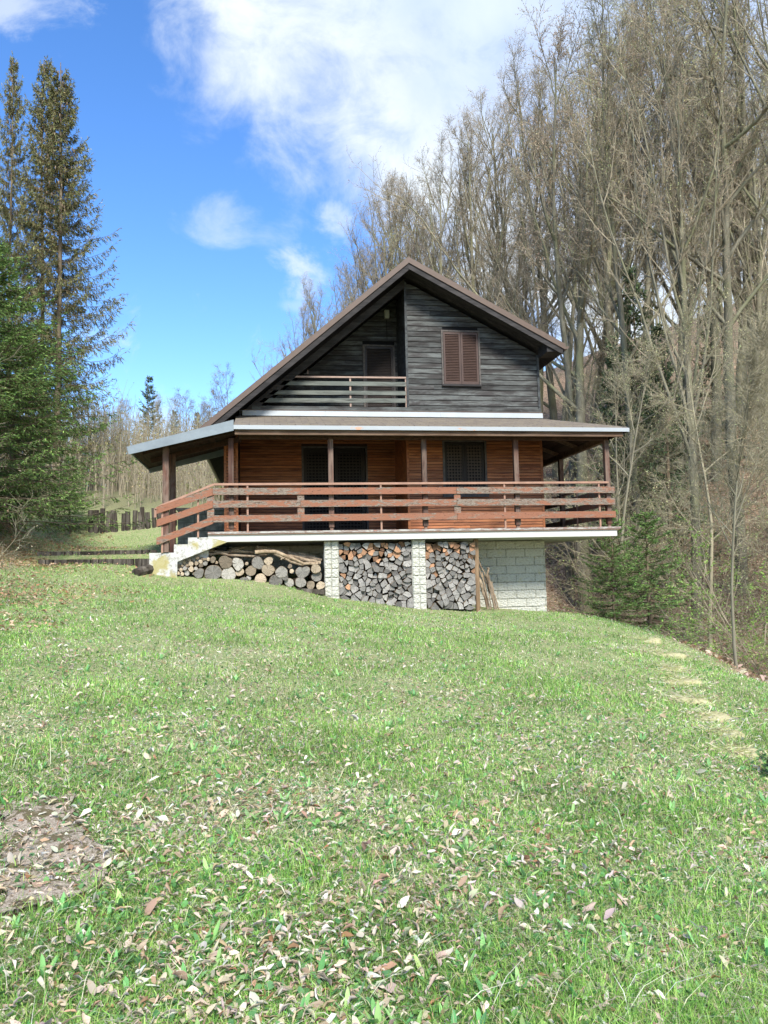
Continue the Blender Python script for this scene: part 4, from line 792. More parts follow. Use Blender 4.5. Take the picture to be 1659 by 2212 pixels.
BG = [(302,407,50,'end_grey','pale grey round log beside the heap of thin logs'),(440,401,84,'end_grey','largest round log of the pile, grey with cracks running out from its heart'),(563,298,68,'end_tan','big tan round log lying on top beside the largest log'),(594,412,72,'end_grey','big bluish grey round log right of the largest log'),(685,315,62,'end_grey','dull grey round log on top with a dark crooked crack'),(702,392,44,'end_tan','brownish round log below the dull grey one with the crooked crack'),(742,478,42,'end_grey','small dark round log half sunk in the grass'),(812,382,54,'end_tan','pale round log in the middle of the pile with star cracks'),(880,305,58,'end_grey','tall oval grey log standing highest in the middle of the pile'),(985,285,44,'end_tan','short tan log below the bleached branches'),(980,374,63,'end_tan','wide pale log below the short tan log'),(905,467,62,'end_tan','brown ended round log low in the pile, touching the grass'),(1055,485,68,'end_grey','near white slanting log end with grass growing over it'),(1112,396,62,'end_grey','dark grey log with a split heart right of the wide pale log'),(1190,497,47,'end_grey','grey log with a greenish tinge low in the pile'),(1320,392,70,'end_grey','heart shaped double log end near the left pillar'),(1300,494,56,'end_grey','dark grey three lobed log below the heart shaped one'),(1400,525,44,'end_tan','short tan ringed log low beside the left pillar'),(1460,436,55,'end_grey','grey log with a dark radial crack against the left pillar'),(1495,525,44,'end_tan','brown bark covered log lowest beside the left pillar'),(1448,362,50,'end_tan','bark covered log under the end of the branches beside the pillar'),(1140,440,40,'end_grey','thin sliver of split log leaning under the dark grey log')]
PXM = 1 / (4.366 * 1.044) * 17.1 / F
for i, (zx, zy, r) in enumerate(SM):
    p = zr(zx, zy, .16); e_ = 'end_tan' if i % 4 else 'end_grey'; o = roundlog(p[0], p[2], r * PXM * .97, .10 + random.uniform(-.04, .07), random.uniform(.8, 1.0), e_, 'thin_log')
    if i < 27: tag(o, ('thin tan ended log in the heap of thin round logs below the slanting stair' if e_ == 'end_tan' else 'thin grey ended log in the heap of thin round logs below the slanting stair'), 'log', 'thin logs heaped below the stair')
    else: tag(o, ('thin log squeezed between the dull grey log and the tall oval log', 'thin log in the grass right of the small dark sunken log', 'upper of two thin log ends right of the dark grey split heart log', 'lower of two thin log ends right of the dark grey split heart log')[i - 27], 'log', 'round logs under the deck')
for zx, zy, r, m_, lb in BG:
    p = zr(zx, zy, .12); o = roundlog(p[0], p[2], r * PXM * .98, .05 + random.uniform(-.03, .06), random.uniform(.75, 1.0), m_, heart='heart shaped' in lb, squash=1.12 if 'tall oval' in lb else .93); tag(o, lb, 'log', 'round logs under the deck')
def sticks(lst, sc_, ox, oy, name, cat, group, Y0, base=10):
    for i, (pts, r, lb) in enumerate(lst):
        b = MB(); P = [at((ox + x / sc_) / 1.044, (oy + y / sc_) / 1.044, Y0[i] if isinstance(Y0, list) else Y0) for x, y in pts]; k = r / (sc_ * 1.044) * 17.1 / F; F_ = []
        for a, c in zip(P[:-1], P[1:]):
            for j in range(4): q = a + (c - a) * j / 4; F_.append(q + np.random.RandomState(i * 9 + j).normal(0, k * .25, 3))
        F_.append(P[-1]); b.tube(F_, [k * (1 - .25 * j / len(F_)) * random.uniform(.85, 1.12) for j in range(len(F_))], 8, jit=.22)
        tag(b.build(name, 'driftwood', smooth_=False), lb, cat, group)
sticks([([(350,215),(500,207),(700,235),(970,228)], 14, 'long wavy bleached branch lying left on top of the round logs'), ([(400,180),(560,197),(680,168),(745,148)], 11, 'thin dark branch with its tip pointing up under the stair'), ([(480,212),(700,188),(840,203)], 13, 'short brown branch lying behind the long wavy branch'),
        ([(860,150),(1000,172),(1200,205),(1445,245)], 19, 'uppermost straight bleached branch slanting down to the left pillar'), ([(850,195),(1040,188),(1180,245),(1330,310),(1470,312)], 18, 'crooked golden brown branch at the front of the branch heap'), ([(1040,212),(1200,240),(1400,282),(1495,300)], 22, 'thick bark covered branch in the middle of the branch heap'), ([(1000,170),(1250,222),(1510,272)], 20, 'long dark brown branch at the back of the branch heap'), ([(1050,210),(1210,290),(1330,325)], 14, 'pale stripped branch lowest in the branch heap'), ([(1105,268),(1150,250)], 8, 'short broken twig stub sticking out of the branch heap')],
       4.366, 380, 1200, 'branch', 'branch', 'branches lying on the round logs', [.25, .45, .4, .5, .12, .3, .45, .15, .1])
sticks([([(235,790),(345,1010),(420,1300),(480,1690)], 16, 'thin bent pole leaning from the top of the wooden post'), ([(425,905),(395,1060),(450,1300),(545,1690)], 26, 'forked grey pole, the widest topped of the leaning bundle'), ([(245,1110),(330,1350),(420,1690)], 40, 'thickest pole of the leaning bundle beside the wooden post'), ([(480,1180),(545,1450),(630,1700)], 17, 'rightmost leaning pole of the bundle against the block wall'), ([(300,1000),(370,1300),(395,1500),(430,1690)], 18, 'dark pole hidden in the middle of the leaning bundle'), ([(240,900),(330,1150),(400,1450),(465,1690)], 14, 'slim bark covered pole crossing the thickest one'), ([(430,1050),(500,1350),(580,1690)], 22, 'brown pole right of the forked grey one')],
       8.295, 1050, 1170, 'leaning_pole', 'pole', 'poles leaning on the block wall', [.55, .5, .45, .62, .75, .4, .6])
p = at((1050 + 190 / 8.295) / 1.044, 1150, .30); b = MB(); b.box(p[0] - .055, .26, .50, p[0] + .045, .34, 2.39); tag(b.build('wooden_post', 'plank', loc=(p[0], .3, .5), bevel=.008), 'raw brown wooden post holding the right end of the split firewood stack', 'post')
b = MB(); a_, c_ = zr(1230, 575, .1), zr(1535, 590, .1); b.beam(a_, c_, .12, .11); tag(b.build('timber_skid', 'timber', bevel=.01), 'dark timber beam on the ground under the round logs beside the left pillar', 'timber')
b = MB(); a_, c_ = zr(155, 437, .25), zr(262, 447, .25); b.beam(a_, c_, .1, .07); tag(b.build('timber_skid', 'timber', bevel=.01), 'short dark timber under the thin logs below the stair', 'timber')
def clip(poly, px, pz, nx, nz):
    out = []
    for i in range(len(poly)):
        a, c = poly[i], poly[(i + 1) % len(poly)]; da = (a[0] - px) * nx + (a[1] - pz) * nz; dc = (c[0] - px) * nx + (c[1] - pz) * nz
        if da <= 0: out.append(a)
        if (da < 0) != (dc < 0) and da != dc: t = da / (da - dc); out.append((a[0] + (c[0] - a[0]) * t, a[1] + (c[1] - a[1]) * t))
    return out
def stack(x0, x1, zlo, zhi, n, seed, bay, fresh):
    rg = np.random.RandomState(seed); pts = []; tries = 0; dmin = .80 * math.sqrt((x1 - x0) * (zhi - (zlo(x0) + zlo(x1)) / 2) / n)
    while len(pts) < n and tries < 60000:
        tries += 1; x = rg.uniform(x0 + .03, x1 - .03); z = rg.uniform(zlo(x) + .03, zhi - .03)
        if all(math.hypot(x - a, (z - c) * 1.22) > dmin * rg.uniform(.80, 1.0) for a, c in pts): pts.append((x, z))
    for i, (x, z) in enumerate(pts):
        poly = [(x0, zlo(x0) - .02), (x1, zlo(x1) - .02), (x1, zhi), (x0, zhi)]
        for j, (a, c) in enumerate(pts):
            if i != j and math.hypot(x - a, z - c) < .45: poly = clip(poly, (x + a) / 2, (z + c) / 2, a - x, c - z)
            if len(poly) < 3: break
        if len(poly) < 3: continue
        # drop the short sides, so that most pieces are wedges of three or four sides
        P = [np.array(q) for q in poly]
        while len(P) > 4 or (len(P) == 4 and rg.rand() < .45):
            L = [np.linalg.norm(P[k] - P[(k + 1) % len(P)]) for k in range(len(P))]; k = int(np.argmin(L))
            if len(P) <= 3: break
            mid = (P[k] + P[(k + 1) % len(P)]) / 2; P[k] = mid; P.pop((k + 1) % len(P))
            if len(P) <= 4 and rg.rand() < .5: break
        c0 = sum(P) / len(P); sc2 = rg.uniform(.86, 1.0); P = [c0 + (q - c0) * sc2 for q in P]
        L = [np.linalg.norm(P[k] - P[(k + 1) % len(P)]) for k in range(len(P))]; k = int(np.argmax([l * rg.uniform(.8, 1.2) for l in L])) 
        Q = []
        for m_ in range(len(P)):
            a, c = P[m_], P[(m_ + 1) % len(P)]; Q.append((a, m_ == k))
            if m_ == k:
                nn_ = np.array([c[1] - a[1], -(c[0] - a[0])]); nn_ /= np.linalg.norm(nn_) + 1e-9
                if (nn_ @ ((a + c) / 2 - c0)) < 0: nn_ = -nn_
                for t in (.2, .4, .6, .8): Q.append((a + (c - a) * t + nn_ * L[k] * .17 * math.sin(math.pi * t), True))
        V = [q[0] - c0 for q in Q]; n_ = len(V); ln = rg.uniform(.30, .42); ti = rg.normal(0, .012, 2); b = MB()
        fr_ = [(v[0] * 1.0, float(ti @ v) * .9 , v[1]) for v in V]; bk = [(v[0] * .97, ln, v[1] * .97) for v in V]
        b.add(fr_, [tuple(range(n_))], 0); b.add(fr_ + bk, [(k2, (k2 + 1) % n_, (k2 + 1) % n_ + n_, k2 + n_) for k2 in range(n_)] + [tuple(range(2 * n_ - 1, n_ - 1, -1))], 1)
        hgt = (z - 1.0) / 1.35; isf = rg.rand() < fresh(hgt); o = b.build('split_log', ['split_orange' if isf else 'split_grey', 'split_side'])
        o.location = (c0[0], .20 + rg.uniform(-.05, .06), c0[1]); o.rotation_euler = (rg.normal(0, .02), rg.normal(0, .03), rg.normal(0, .05))
        # mesh origin keeps the rings off centre, as on a quarter of a trunk
        where = 'near the top' if hgt > .72 else 'halfway up' if hgt > .35 else 'low down'
        tag(o, ('fresh orange' if isf else 'weathered grey') + ' split log ' + where + ' in stack ' + bay, 'split log', ('orange' if isf else 'grey') + ' split logs ' + where + ' ' + bay)
g0 = lambda x: .93 - .085 * (x - 1.6) + .02
xa, xb = at(731 + 1, 1220, .2)[0], at(888 + 1, 1220, .2)[0]; stack(xa, xb, lambda x: 1.10 - (x - xa) * .15, 2.33, 150, 3, 'between the two white pillars', lambda h: .62 if h > .72 else .05)
xa2, xb2 = at(920, 1220, .2)[0], p[0] - .06; stack(xa2, xb2, lambda x: .84 - (x - xa2) * .05, 2.31, 116, 9, 'left of the wooden post', lambda h: .5 if h > .72 else .14 if h > .4 else .03)
b = MB(); b.box(xa, .62, .7, xb, .70, 2.2, tint=.3); tag(b.build('stack_shade_backing', 'timber', loc=(xa, .66, .7)), 'added dark sheet for the shade behind the split firewood between the two white pillars', 'shade sheet')  # added sheet, darkens the gaps between the logs in place of shade
b = MB(); b.box(xa2, .62, .55, xb2, .70, 2.2, tint=.6); tag(b.build('stack_shade_backing', 'timber', loc=(xa2, .66, .55)), 'added dark sheet for the shade behind the split firewood left of the wooden post', 'shade sheet')  # second added sheet, same painted darkness between these logs

# ------------------------------------------------------------------ timber edging, palisade, stones
def palisade(x0, y0, x1, y1, n, top, low, name, lb, irregular=.0, bw=None, jitter=0.02):
    root = empty(name, (x0, y0, h1(x0, y0) - .1), label=lb, cat='timber wall' if irregular else 'timber edging'); L = math.hypot(x1 - x0, y1 - y0); dx, dy = (x1 - x0) / L, (y1 - y0) / L
    for i in range(n):
        t = (i + .5) / n; x, y = x0 + (x1 - x0) * t, y0 + (y1 - y0) * t; w_ = L / n; zt = top(t) + (random.uniform(-irregular, irregular)); zb_ = low(t) - .25; b = MB(); k = 8; cx_, cy_ = x + random.uniform(-jitter, jitter), y + random.uniform(-jitter, jitter); lean = random.uniform(-.03, .03) if irregular else 0
        ww = w_ * (.5 if not irregular else random.uniform(.42, .54))
        if irregular: pts = [(cx_ + lean * j, cy_, zb_ + (zt - zb_) * j / 3) for j in range(4)]; b.tube(pts, [ww * random.uniform(.9, 1.05) for _ in range(4)], 9, jit=.14)
        else: b.box(cx_ - ww + .006, cy_ - .07, zb_, cx_ + ww - .006, cy_ + .07, zt)
        o = b.build('stake' if irregular else 'timber_block', 'timber', root); o.matrix_parent_inverse = root.matrix_world.inverted() if False else Matrix.Translation(-root.location)
    return root
def px2(px, py, Yp): q = at(px, py, Yp); return q
q0, q1 = px2(85, 1212, .3), px2(322, 1211, .3); palisade(q0[0], .3, q1[0], .3, 15, lambda t: 2.085 - .015 * t, lambda t: 1.85, 'timber_edging', 'lower row of upright dark timber blocks edging the grass step left of the stair')
q0, q1 = px2(80, 1195, 1.3), px2(340, 1190, 1.3); palisade(q0[0], 1.3, q1[0], 1.3, 17, lambda t: 2.30 - .03 * t + (.02 if t > .5 else 0), lambda t: 2.0, 'timber_edging', 'upper row of upright dark timber blocks edging the grass step left of the stair')
q0, q1 = px2(190, 1157, 8.6), px2(352, 1160, 8.6); palisade(q0[0], 8.6, q1[0] + .5, 8.6, 17, lambda t: 3.92 - .12 * t, lambda t: 2.9, 'palisade', 'wall of upright rotting dark log stakes holding the bank left of the chalet', .11)
for a, c, r, lb in (((118, 1149), (190, 1164), .13, 'long dark log lying on the bank left of the stake wall, upper one'), ((145, 1163), (190, 1168), .09, 'shorter dark log lying just below the long one left of the stake wall')):
    A_, C_ = px2(*a, 8.9), px2(*c, 8.4); b = MB(); b.tube([A_, (A_ + C_) / 2, C_], r, 8, jit=.2); tag(b.build('fallen_log', 'timber'), lb, 'log')
A_, C_ = px2(293, 1240, -.35), px2(327, 1232, .1); A_[2] = h1(A_[0], A_[1]) + .04; C_[2] = h1(C_[0], C_[1]) + .07; b = MB(); b.tube([A_, (A_ + C_) / 2 + np.array([0, 0, .01]), C_], [.10, .115, .11], 10, jit=.15); tag(b.build('mossy_log', 'timber', smooth_=False), 'short rotten log lying in the grass at the foot of the stair', 'log')
def stone(c, s_, m_, lb, name='stone', cat='stone', seed=1):
    rg = np.random.RandomState(seed); bm_v = []; bb = MB(); nu, nv = 22, 12
    for i in range(nv + 1):
        for j in range(nu):
            th_ = math.pi * i / nv; ph = 2 * math.pi * j / nu; d = np.array([math.sin(th_) * math.cos(ph), math.sin(th_) * math.sin(ph), math.cos(th_)]); d = np.sign(d) * np.abs(d) ** .6; k = 1 + .08 * math.sin(3 * ph + seed) * math.sin(2 * th_) + rg.normal(0, .02); bm_v.append(d * k * np.array(s_))
    bb.add(bm_v, [(i * nu + j, (i + 1) * nu + j, (i + 1) * nu + (j + 1) % nu, i * nu + (j + 1) % nu) for i in range(nv) for j in range(nu)]); o = bb.build(name, m_, smooth_=True); o.location = c; o.rotation_euler = (rg.normal(0, .06), rg.normal(0, .06), rg.uniform(-.5, .5)); return tag(o, lb, cat, 'mossy edging stones along the lawn')
ST = [(1395, 1387, .28, .13, 'straw covered stone farthest along the right edge of the lawn'), (1437, 1416, .27, .20, 'flat block topped with yellow moss on the right edge of the lawn'), (1452, 1447, .20, .13, 'low straw covered stone just nearer than the yellow mossy block'), (1470, 1475, .24, .16, 'half buried pale stone, second one nearer than the yellow mossy block'), (1492, 1515, .24, .17, 'straw covered edging stone in the middle of the row down the right edge'), (1520, 1552, .26, .18, 'wide straw covered edging stone with dead stalks leaning over it'), (1560, 1590, .18, .13, 'small edging stone between the wide one and the pale leafy one'), (1592, 1630, .22, .16, 'pale leafy edging stone nearest the camera at the right edge')]
tv, tq, tt, tcl = [], [], [], []; rq = np.random.RandomState(77)
for i, (px, py, sx, sy, lb) in enumerate(ST):
    g_ = ground_at(px, py); c0 = np.array([g_[0], g_[1], h1(g_[0], g_[1])]); stone((c0[0], c0[1], c0[2] - .05), (sx, sy, .085), 'mossy', lb, seed=i + 2)
    n = 420; ox, oy = rq.normal(0, sx * .8, n), rq.normal(0, sy * 1.3, n); P = np.stack([c0[0] + ox, c0[1] + oy, H(c0[0] + ox, c0[1] + oy) + .045 * np.exp(-(ox / sx) ** 2 - (oy / sy) ** 2)], 1); a = rq.rand(n) * 6.28; D = nrm(np.stack([np.cos(a), np.sin(a), rq.uniform(-.1, .6, n)], 1))
    v_, q_, c_ = diamonds(P, D, rq.uniform(.05, .16, n), rq.uniform(.004, .008, n), mixcol(n, STRAW + [(.36, .38, .14)], None, .15, rq), rq); tv.append(v_); tq.append(q_ + 4 * n * i); tcl.append(c_)
o = npmesh('straw', np.concatenate(tv), [np.concatenate(tq)], np.concatenate(tcl), ['leaf']); tag(o, 'matted dry straw over the row of edging stones', 'straw', kind='stuff')
# worn concrete slab in the near left corner
GV, GQ = [], []; bx0, by0 = SP.min(0) - .02; bx1, by1 = SP.max(0) + .02; nx_, ny_ = 110, 150; xs, ys = np.meshgrid(np.linspace(bx0, bx1, nx_), np.linspace(by0, by1, ny_)); ins = inpoly(xs.ravel() + .03 * np.sin(ys.ravel() * 17), ys.ravel() + .03 * np.sin(xs.ravel() * 21), SP).reshape(xs.shape)
zz = H(xs, ys) + .02 + .006 * np.random.RandomState(4).rand(*xs.shape) + .01 * np.sin(xs * 9) * np.sin(ys * 11); idx = np.arange(xs.size).reshape(xs.shape)
fq = [(idx[i, j], idx[i, j + 1], idx[i + 1, j + 1], idx[i + 1, j]) for i in range(ny_ - 1) for j in range(nx_ - 1) if ins[i, j] and ins[i + 1, j + 1] and ins[i, j + 1] and ins[i + 1, j]]
top_ = np.stack([xs, ys, zz], -1).reshape(-1, 3); low_ = top_ - [0, 0, .08]; fq = np.array(fq); nn0 = len(top_)
from collections import Counter
ec = Counter(); 
for f in fq.tolist():
    for a, c in zip(f, f[1:] + f[:1]): ec[(min(a, c), max(a, c))] += 1
side = np.array([(a, c, c + nn0, a + nn0) for (a, c), k in ec.items() if k == 1])
o = npmesh('concrete_slab', np.concatenate([top_, low_]), [fq, fq[:, ::-1] + nn0, side], None, ['gravel'], sm=False); tag(o, 'patch of rough old concrete showing through the grass in the near left corner', 'concrete slab')

# ------------------------------------------------------------------ trees
def bare_tree(seed, Ht, R0, n1=15, first=.3, ang=.5, l1=.42, bud=None, wig=.07, up=.12, dens=1.0, tw=1.0, lean=0.0, twm='twig', low=False):
    rg = np.random.RandomState(seed); P = np.array([[0, 0, -.4]]); D = np.array([[lean, 0, 1.]])
    s0, ch, _ = grow(P, D, np.array([Ht * .97 + .4]), np.array([R0]), 16, .035, .03, int(n1 + 4), ang, l1, .34, first, .10, rg)
    p, d, l, r = ch; hgt = p[:, 2] / Ht; l = np.minimum(l * np.clip(1.5 - .6 * hgt, .5, 1.3), (Ht * 1.03 - p[:, 2]) * 1.05 + .3); s1, ch, _ = grow(p, d, l, r, 9, wig, up, 10, .72, .40, .5, .15, .22, rg)
    p, d, l, r = ch; s2, ch, _ = grow(p, d, l, np.minimum(r, .022), 6, wig * 1.2, up * .7, 7, .75, .45, .6, .1, .35, rg)
    p, d, l, r = ch; s3, ch, _ = grow(p, d, np.maximum(l, .35), np.clip(r, .005, .011), 3, wig * 1.4, up * .5, int(4), .7, .55, .7, 0, .5, rg)
    p, d, l, r = ch; k = rg.rand(len(p)) < dens * .55; p, d, l, r = p[k], d[k], np.maximum(l[k], .22), np.clip(r[k], .004, .0065) * tw; s4, _, (pe, de) = grow(p, d, l, r, 2, .12, .06, 0, 0, 0, 0, 0, .5, rg)
    wood_ = segmesh(s0, 9); w1_ = segmesh(s1, 5); fine = segmesh(s2 + s3 + s4, 3)
    tv = np.concatenate([wood_[0], w1_[0]]); tq = np.concatenate([wood_[1], w1_[1] + len(wood_[0])])
    cv_, cq_ = fine; mi = np.zeros(len(cq_)); cc = np.ones((len(cv_), 3)) * .1
    if bud:
        nb = bud[1]; i = rg.randint(0, len(p), nb); f = rg.rand(nb, 1); bpnt = p[i] + (pe[i] - p[i]) * f; c = mixcol(nb, bud[0], None, .25, rg)
        bv, bq_, bc = diamonds(bpnt, de[i] + rg.normal(0, .5, (nb, 3)), rg.uniform(.6, 1.3, nb) * bud[2], rg.uniform(.4, .7, nb) * bud[2], c, rg)
        cq_ = np.concatenate([cq_, bq_ + len(cv_)]); cv_ = np.concatenate([cv_, bv]); cc = np.concatenate([cc, bc]); mi = np.concatenate([mi, np.ones(len(bq_))])
    def mesh(nm, V_, Q_, mats, mi_=None, cl_=None, sm_=True):
        o_ = npmesh(nm, V_, [Q_], cl_, mats, mi_, sm_); me_ = o_.data; bpy.data.objects.remove(o_); return me_
    return mesh('trunk', tv, tq, ['beech_bark' if twm == 'twig' else twm]), mesh('crown', cv_, cq_, [twm, 'leaf'], mi, cc, False)
TREECOUNT = 0
def place(proto, name, x, y, s_=1., rot=None, label='', cat='tree', group=None, z=None, tilt=(0, 0), sxy=None):
    r_ = empty(name, (x, y, (h1(x, y) if z is None else z)), label=label, cat=cat, group=group); s2 = sxy or s_; r_.scale = (s2, s2, s_); r_.rotation_euler = (tilt[0], tilt[1], random.uniform(0, 6.28) if rot is None else rot)
    for nm, me_ in zip(('trunk', 'crown', 'cones'), proto):
        o_ = bpy.data.objects.new(nm, me_); link(o_, r_)
        if nm == 'cones': o_['kind'] = 'stuff'
    return r_
BUD = [(.50, .38, .28), (.58, .46, .34), (.42, .31, .22)]; GBUD = [(.46, .47, .24), (.56, .57, .32), (.38, .40, .20)]
beech = [bare_tree(21 + i, 20, .20 + .02 * (i % 3), n1=(15, 13, 17, 12, 15)[i], first=(.28, .36, .22, .42, .3)[i], ang=(.42, .5, .62, .42, .55)[i], l1=.42, bud=(BUD if i < 3 else GBUD, 6000 if i < 3 else 9000, .045), up=(.15, .12, .09, .14, .11)[i]) for i in range(5)]
poles = [bare_tree(41 + i, 20, .16 + .02 * i, n1=(11, 9, 12)[i], first=(.45, .55, .38)[i], ang=(.6, .5, .75)[i], l1=.24, bud=((GBUD, BUD, GBUD)[i], 6500, .05), up=.07, wig=.09, dens=.9) for i in range(3)]
under = [bare_tree(61 + i, 9, .07, n1=9, first=.15, ang=.85, l1=.42, bud=(GBUD, 3500, .04), up=.05, wig=.10, dens=.55, twm='twig_pale') for i in range(3)]
HSP = {}
def spruce(seed, Ht, R0, wh=.42, per=5, bl=3.2, shape=None, needle=[(.10, .11, .04)], hang=.45, spread=1., ntw=30, nlen=.14, nw=.03, dead=.25, trunkm='spruce_bark', start=.12, per_tw=6, upt=.3, droop=-.25, wstep=None):
    rg = np.random.RandomState(seed); s0, _, _ = grow(np.array([[0, 0, -.3]]), np.array([[0, 0, 1.]]), np.array([Ht + .3]), np.array([R0]), 20, .008, .02, 0, 0, 0, 0, 0, .1, rg)
    z = start * Ht; Ps, Ds, Ls = [], [], []
    while z < Ht * .985:
        t = z / Ht; m_ = rg.poisson(per) if per > 3 else rg.randint(2, 5); a0 = rg.rand() * 6.28; base = shape(t) if shape else (1 - t)
        for j in range(max(2, m_)):
            a = a0 + 6.283 * j / max(2, m_) + rg.normal(0, .25); el = droop + (t ** 2) * .75 + rg.normal(0, .08); Ps.append((0, 0, z + rg.normal(0, .08))); Ds.append((math.cos(a) * math.cos(el), math.sin(a) * math.cos(el), math.sin(el))); Ls.append(bl * base * rg.uniform(.55, 1.12) + .12)
        z += wh * (1 - .45 * t) * rg.uniform(.7, 1.3)
    P, D, L = np.array(Ps), np.array(Ds), np.array(Ls); segs = []; n = len(P); Q = P.copy(); d = D.copy(); ns = 8; tw = []
    for k in range(ns):
        d = nrm(d + np.array([0, 0, upt * (k / ns) ** 1.2 * .55]) + rg.normal(0, .05, (n, 3))); Q2 = Q + d * (L / ns)[:, None]; rb = .022 * L / bl + .006; segs.append((Q, Q2, rb * (1 - k / ns * .85), rb * (1 - (k + 1) / ns * .85)))
        t = (k + .5) / ns
        if t > .12:
            m_ = max(1, int(ntw / ns))
            for _ in range(m_):
                kp = rg.rand(n) < np.clip(L / bl * 1.5 + .15, .2, 1) * (1 - dead * (rg.rand(n) < .5)); f = rg.rand(n, 1); sgn = np.sign(rg.rand(n, 1) - .5); sd_ = nrm(np.cross(d, [0, 0, 1.])) * sgn
                dd = nrm(d * .7 + sd_ * .75 * spread + np.array([0, 0, -1.]) * hang * rg.uniform(.2, 1.5, (n, 1))); ll = (.10 + .30 * L * (1 - t * .55) * .42) * rg.uniform(.5, 1.2, n); tw.append((Q[kp] + ((Q2 - Q) * f)[kp], dd[kp], ll[kp], (L * 0 + t)[kp]))
        Q = Q2
    tw.append((Q, d, L * .10 + .1, L * 0 + 1)); TP, TD, TL, TT = (np.concatenate([q[i] for q in tw]) for i in range(4)); ts = (TP, TP + TD * TL[:, None], np.full(len(TP), .006), np.full(len(TP), .003))
    m_ = per_tw; NP_ = np.repeat(TP, m_, 0) + np.repeat(TD * TL[:, None], m_, 0) * (np.tile(np.arange(m_), len(TP))[:, None] + rg.rand(len(TP) * m_, 1) * .6) / m_
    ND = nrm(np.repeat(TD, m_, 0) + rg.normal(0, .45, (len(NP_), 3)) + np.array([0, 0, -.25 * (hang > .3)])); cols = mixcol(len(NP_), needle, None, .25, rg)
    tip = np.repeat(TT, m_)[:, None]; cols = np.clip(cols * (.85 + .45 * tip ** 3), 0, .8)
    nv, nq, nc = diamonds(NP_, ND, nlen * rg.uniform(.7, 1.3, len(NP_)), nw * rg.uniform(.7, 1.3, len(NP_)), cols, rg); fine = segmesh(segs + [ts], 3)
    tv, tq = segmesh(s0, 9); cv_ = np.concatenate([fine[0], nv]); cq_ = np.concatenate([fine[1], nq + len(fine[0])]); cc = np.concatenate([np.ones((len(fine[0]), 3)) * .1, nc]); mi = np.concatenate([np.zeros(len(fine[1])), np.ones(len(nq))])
    def mesh(nm, V_, Q_, mats, mi_=None, cl_=None, sm_=True): o_ = npmesh(nm, V_, [Q_], cl_, mats, mi_, sm_); me_ = o_.data; bpy.data.objects.remove(o_); return me_
    return [mesh('trunk', tv, tq, [trunkm]), mesh('crown', cv_, cq_, ['spruce_bark', 'needle'], mi, cc, False)]
def cones(seed, Ht, bl, n=150):
    rg = np.random.RandomState(seed); t = rg.uniform(.62, .99, n); a = rg.rand(n) * 6.28; r_ = bl * (1 - t) * rg.uniform(.2, 1.0, n) + .1; P = np.stack([np.cos(a) * r_, np.sin(a) * r_, t * Ht], 1); s_ = [(P, P + [0, 0, -.09], np.full(n, .028), np.full(n, .035)), (P + [0, 0, -.09], P + [0, 0, -.17], np.full(n, .035), np.full(n, .010))]
    V_, Q_ = segmesh(s_, 5); o_ = npmesh('cones', V_, [Q_], None, ['log_bark'], None, True); me_ = o_.data; bpy.data.objects.remove(o_); return me_
OLIVE = [(.125, .135, .052), (.17, .17, .07), (.095, .11, .042), (.21, .19, .09)]
sp_tall = [spruce(s_, 20, .17, .44, 4.4, 4.1, lambda t: min(.9, (1 - t) ** .78 * 1.12) * (.8 + .2 * (t > .3)), OLIVE, 1.1, .6, 58, .17, .034, .25, start=.10, per_tw=5, upt=.5, droop=-.15) for s_ in (5, 6, 8)]
for i_, s_ in enumerate(sp_tall): s_.append(cones(31 + i_, 20, 3.1))
DG = [(.085, .155, .04), (.125, .215, .052), (.19, .30, .08), (.06, .115, .035)]
sp_dense = [spruce(s_, 10, .16, .21, 6.5, 3.4, lambda t: (1 - t) ** .8, DG, .8, 1., 50, .085, .019, .0, start=.10, per_tw=9, upt=.35, droop=-.18) for s_ in (12, 13)]
sp_small = [spruce(s_, 5, .06, .26, 5, 1.5, lambda t: (1 - t) ** .8, [(.12, .22, .06), (.17, .29, .08), (.09, .17, .055)], .12, 1., 28, .08, .022, .0, start=.1, per_tw=7, upt=.3, droop=-.1) for s_ in (15,)]
sp_far = [spruce(s_, 12, .14, .5, 5, 2.6, lambda t: (1 - t) ** .75, [(.085, .125, .055), (.115, .155, .07), (.065, .10, .05)], .4, 1., 26, .20, .06, .05, start=.06, per_tw=4, upt=.45, droop=-.12) for s_ in (17, 18)]
def base_of(px, d): q = depth(px, 1240, d); return q[0], q[1]
def zfor(px, py, d): return depth(px, py, d)[2]
def put(proto, H0, name, px, top, d, label, cat, group=None, rot=None, wid=1.0, tilt=(0, 0)):
    x, y = base_of(px, d); zt = zfor(px, top, d); s_ = (zt - h1(x, y)) / H0; return place(proto, name, x, y, s_, rot, label, cat, group, tilt=tilt, sxy=s_ * wid)
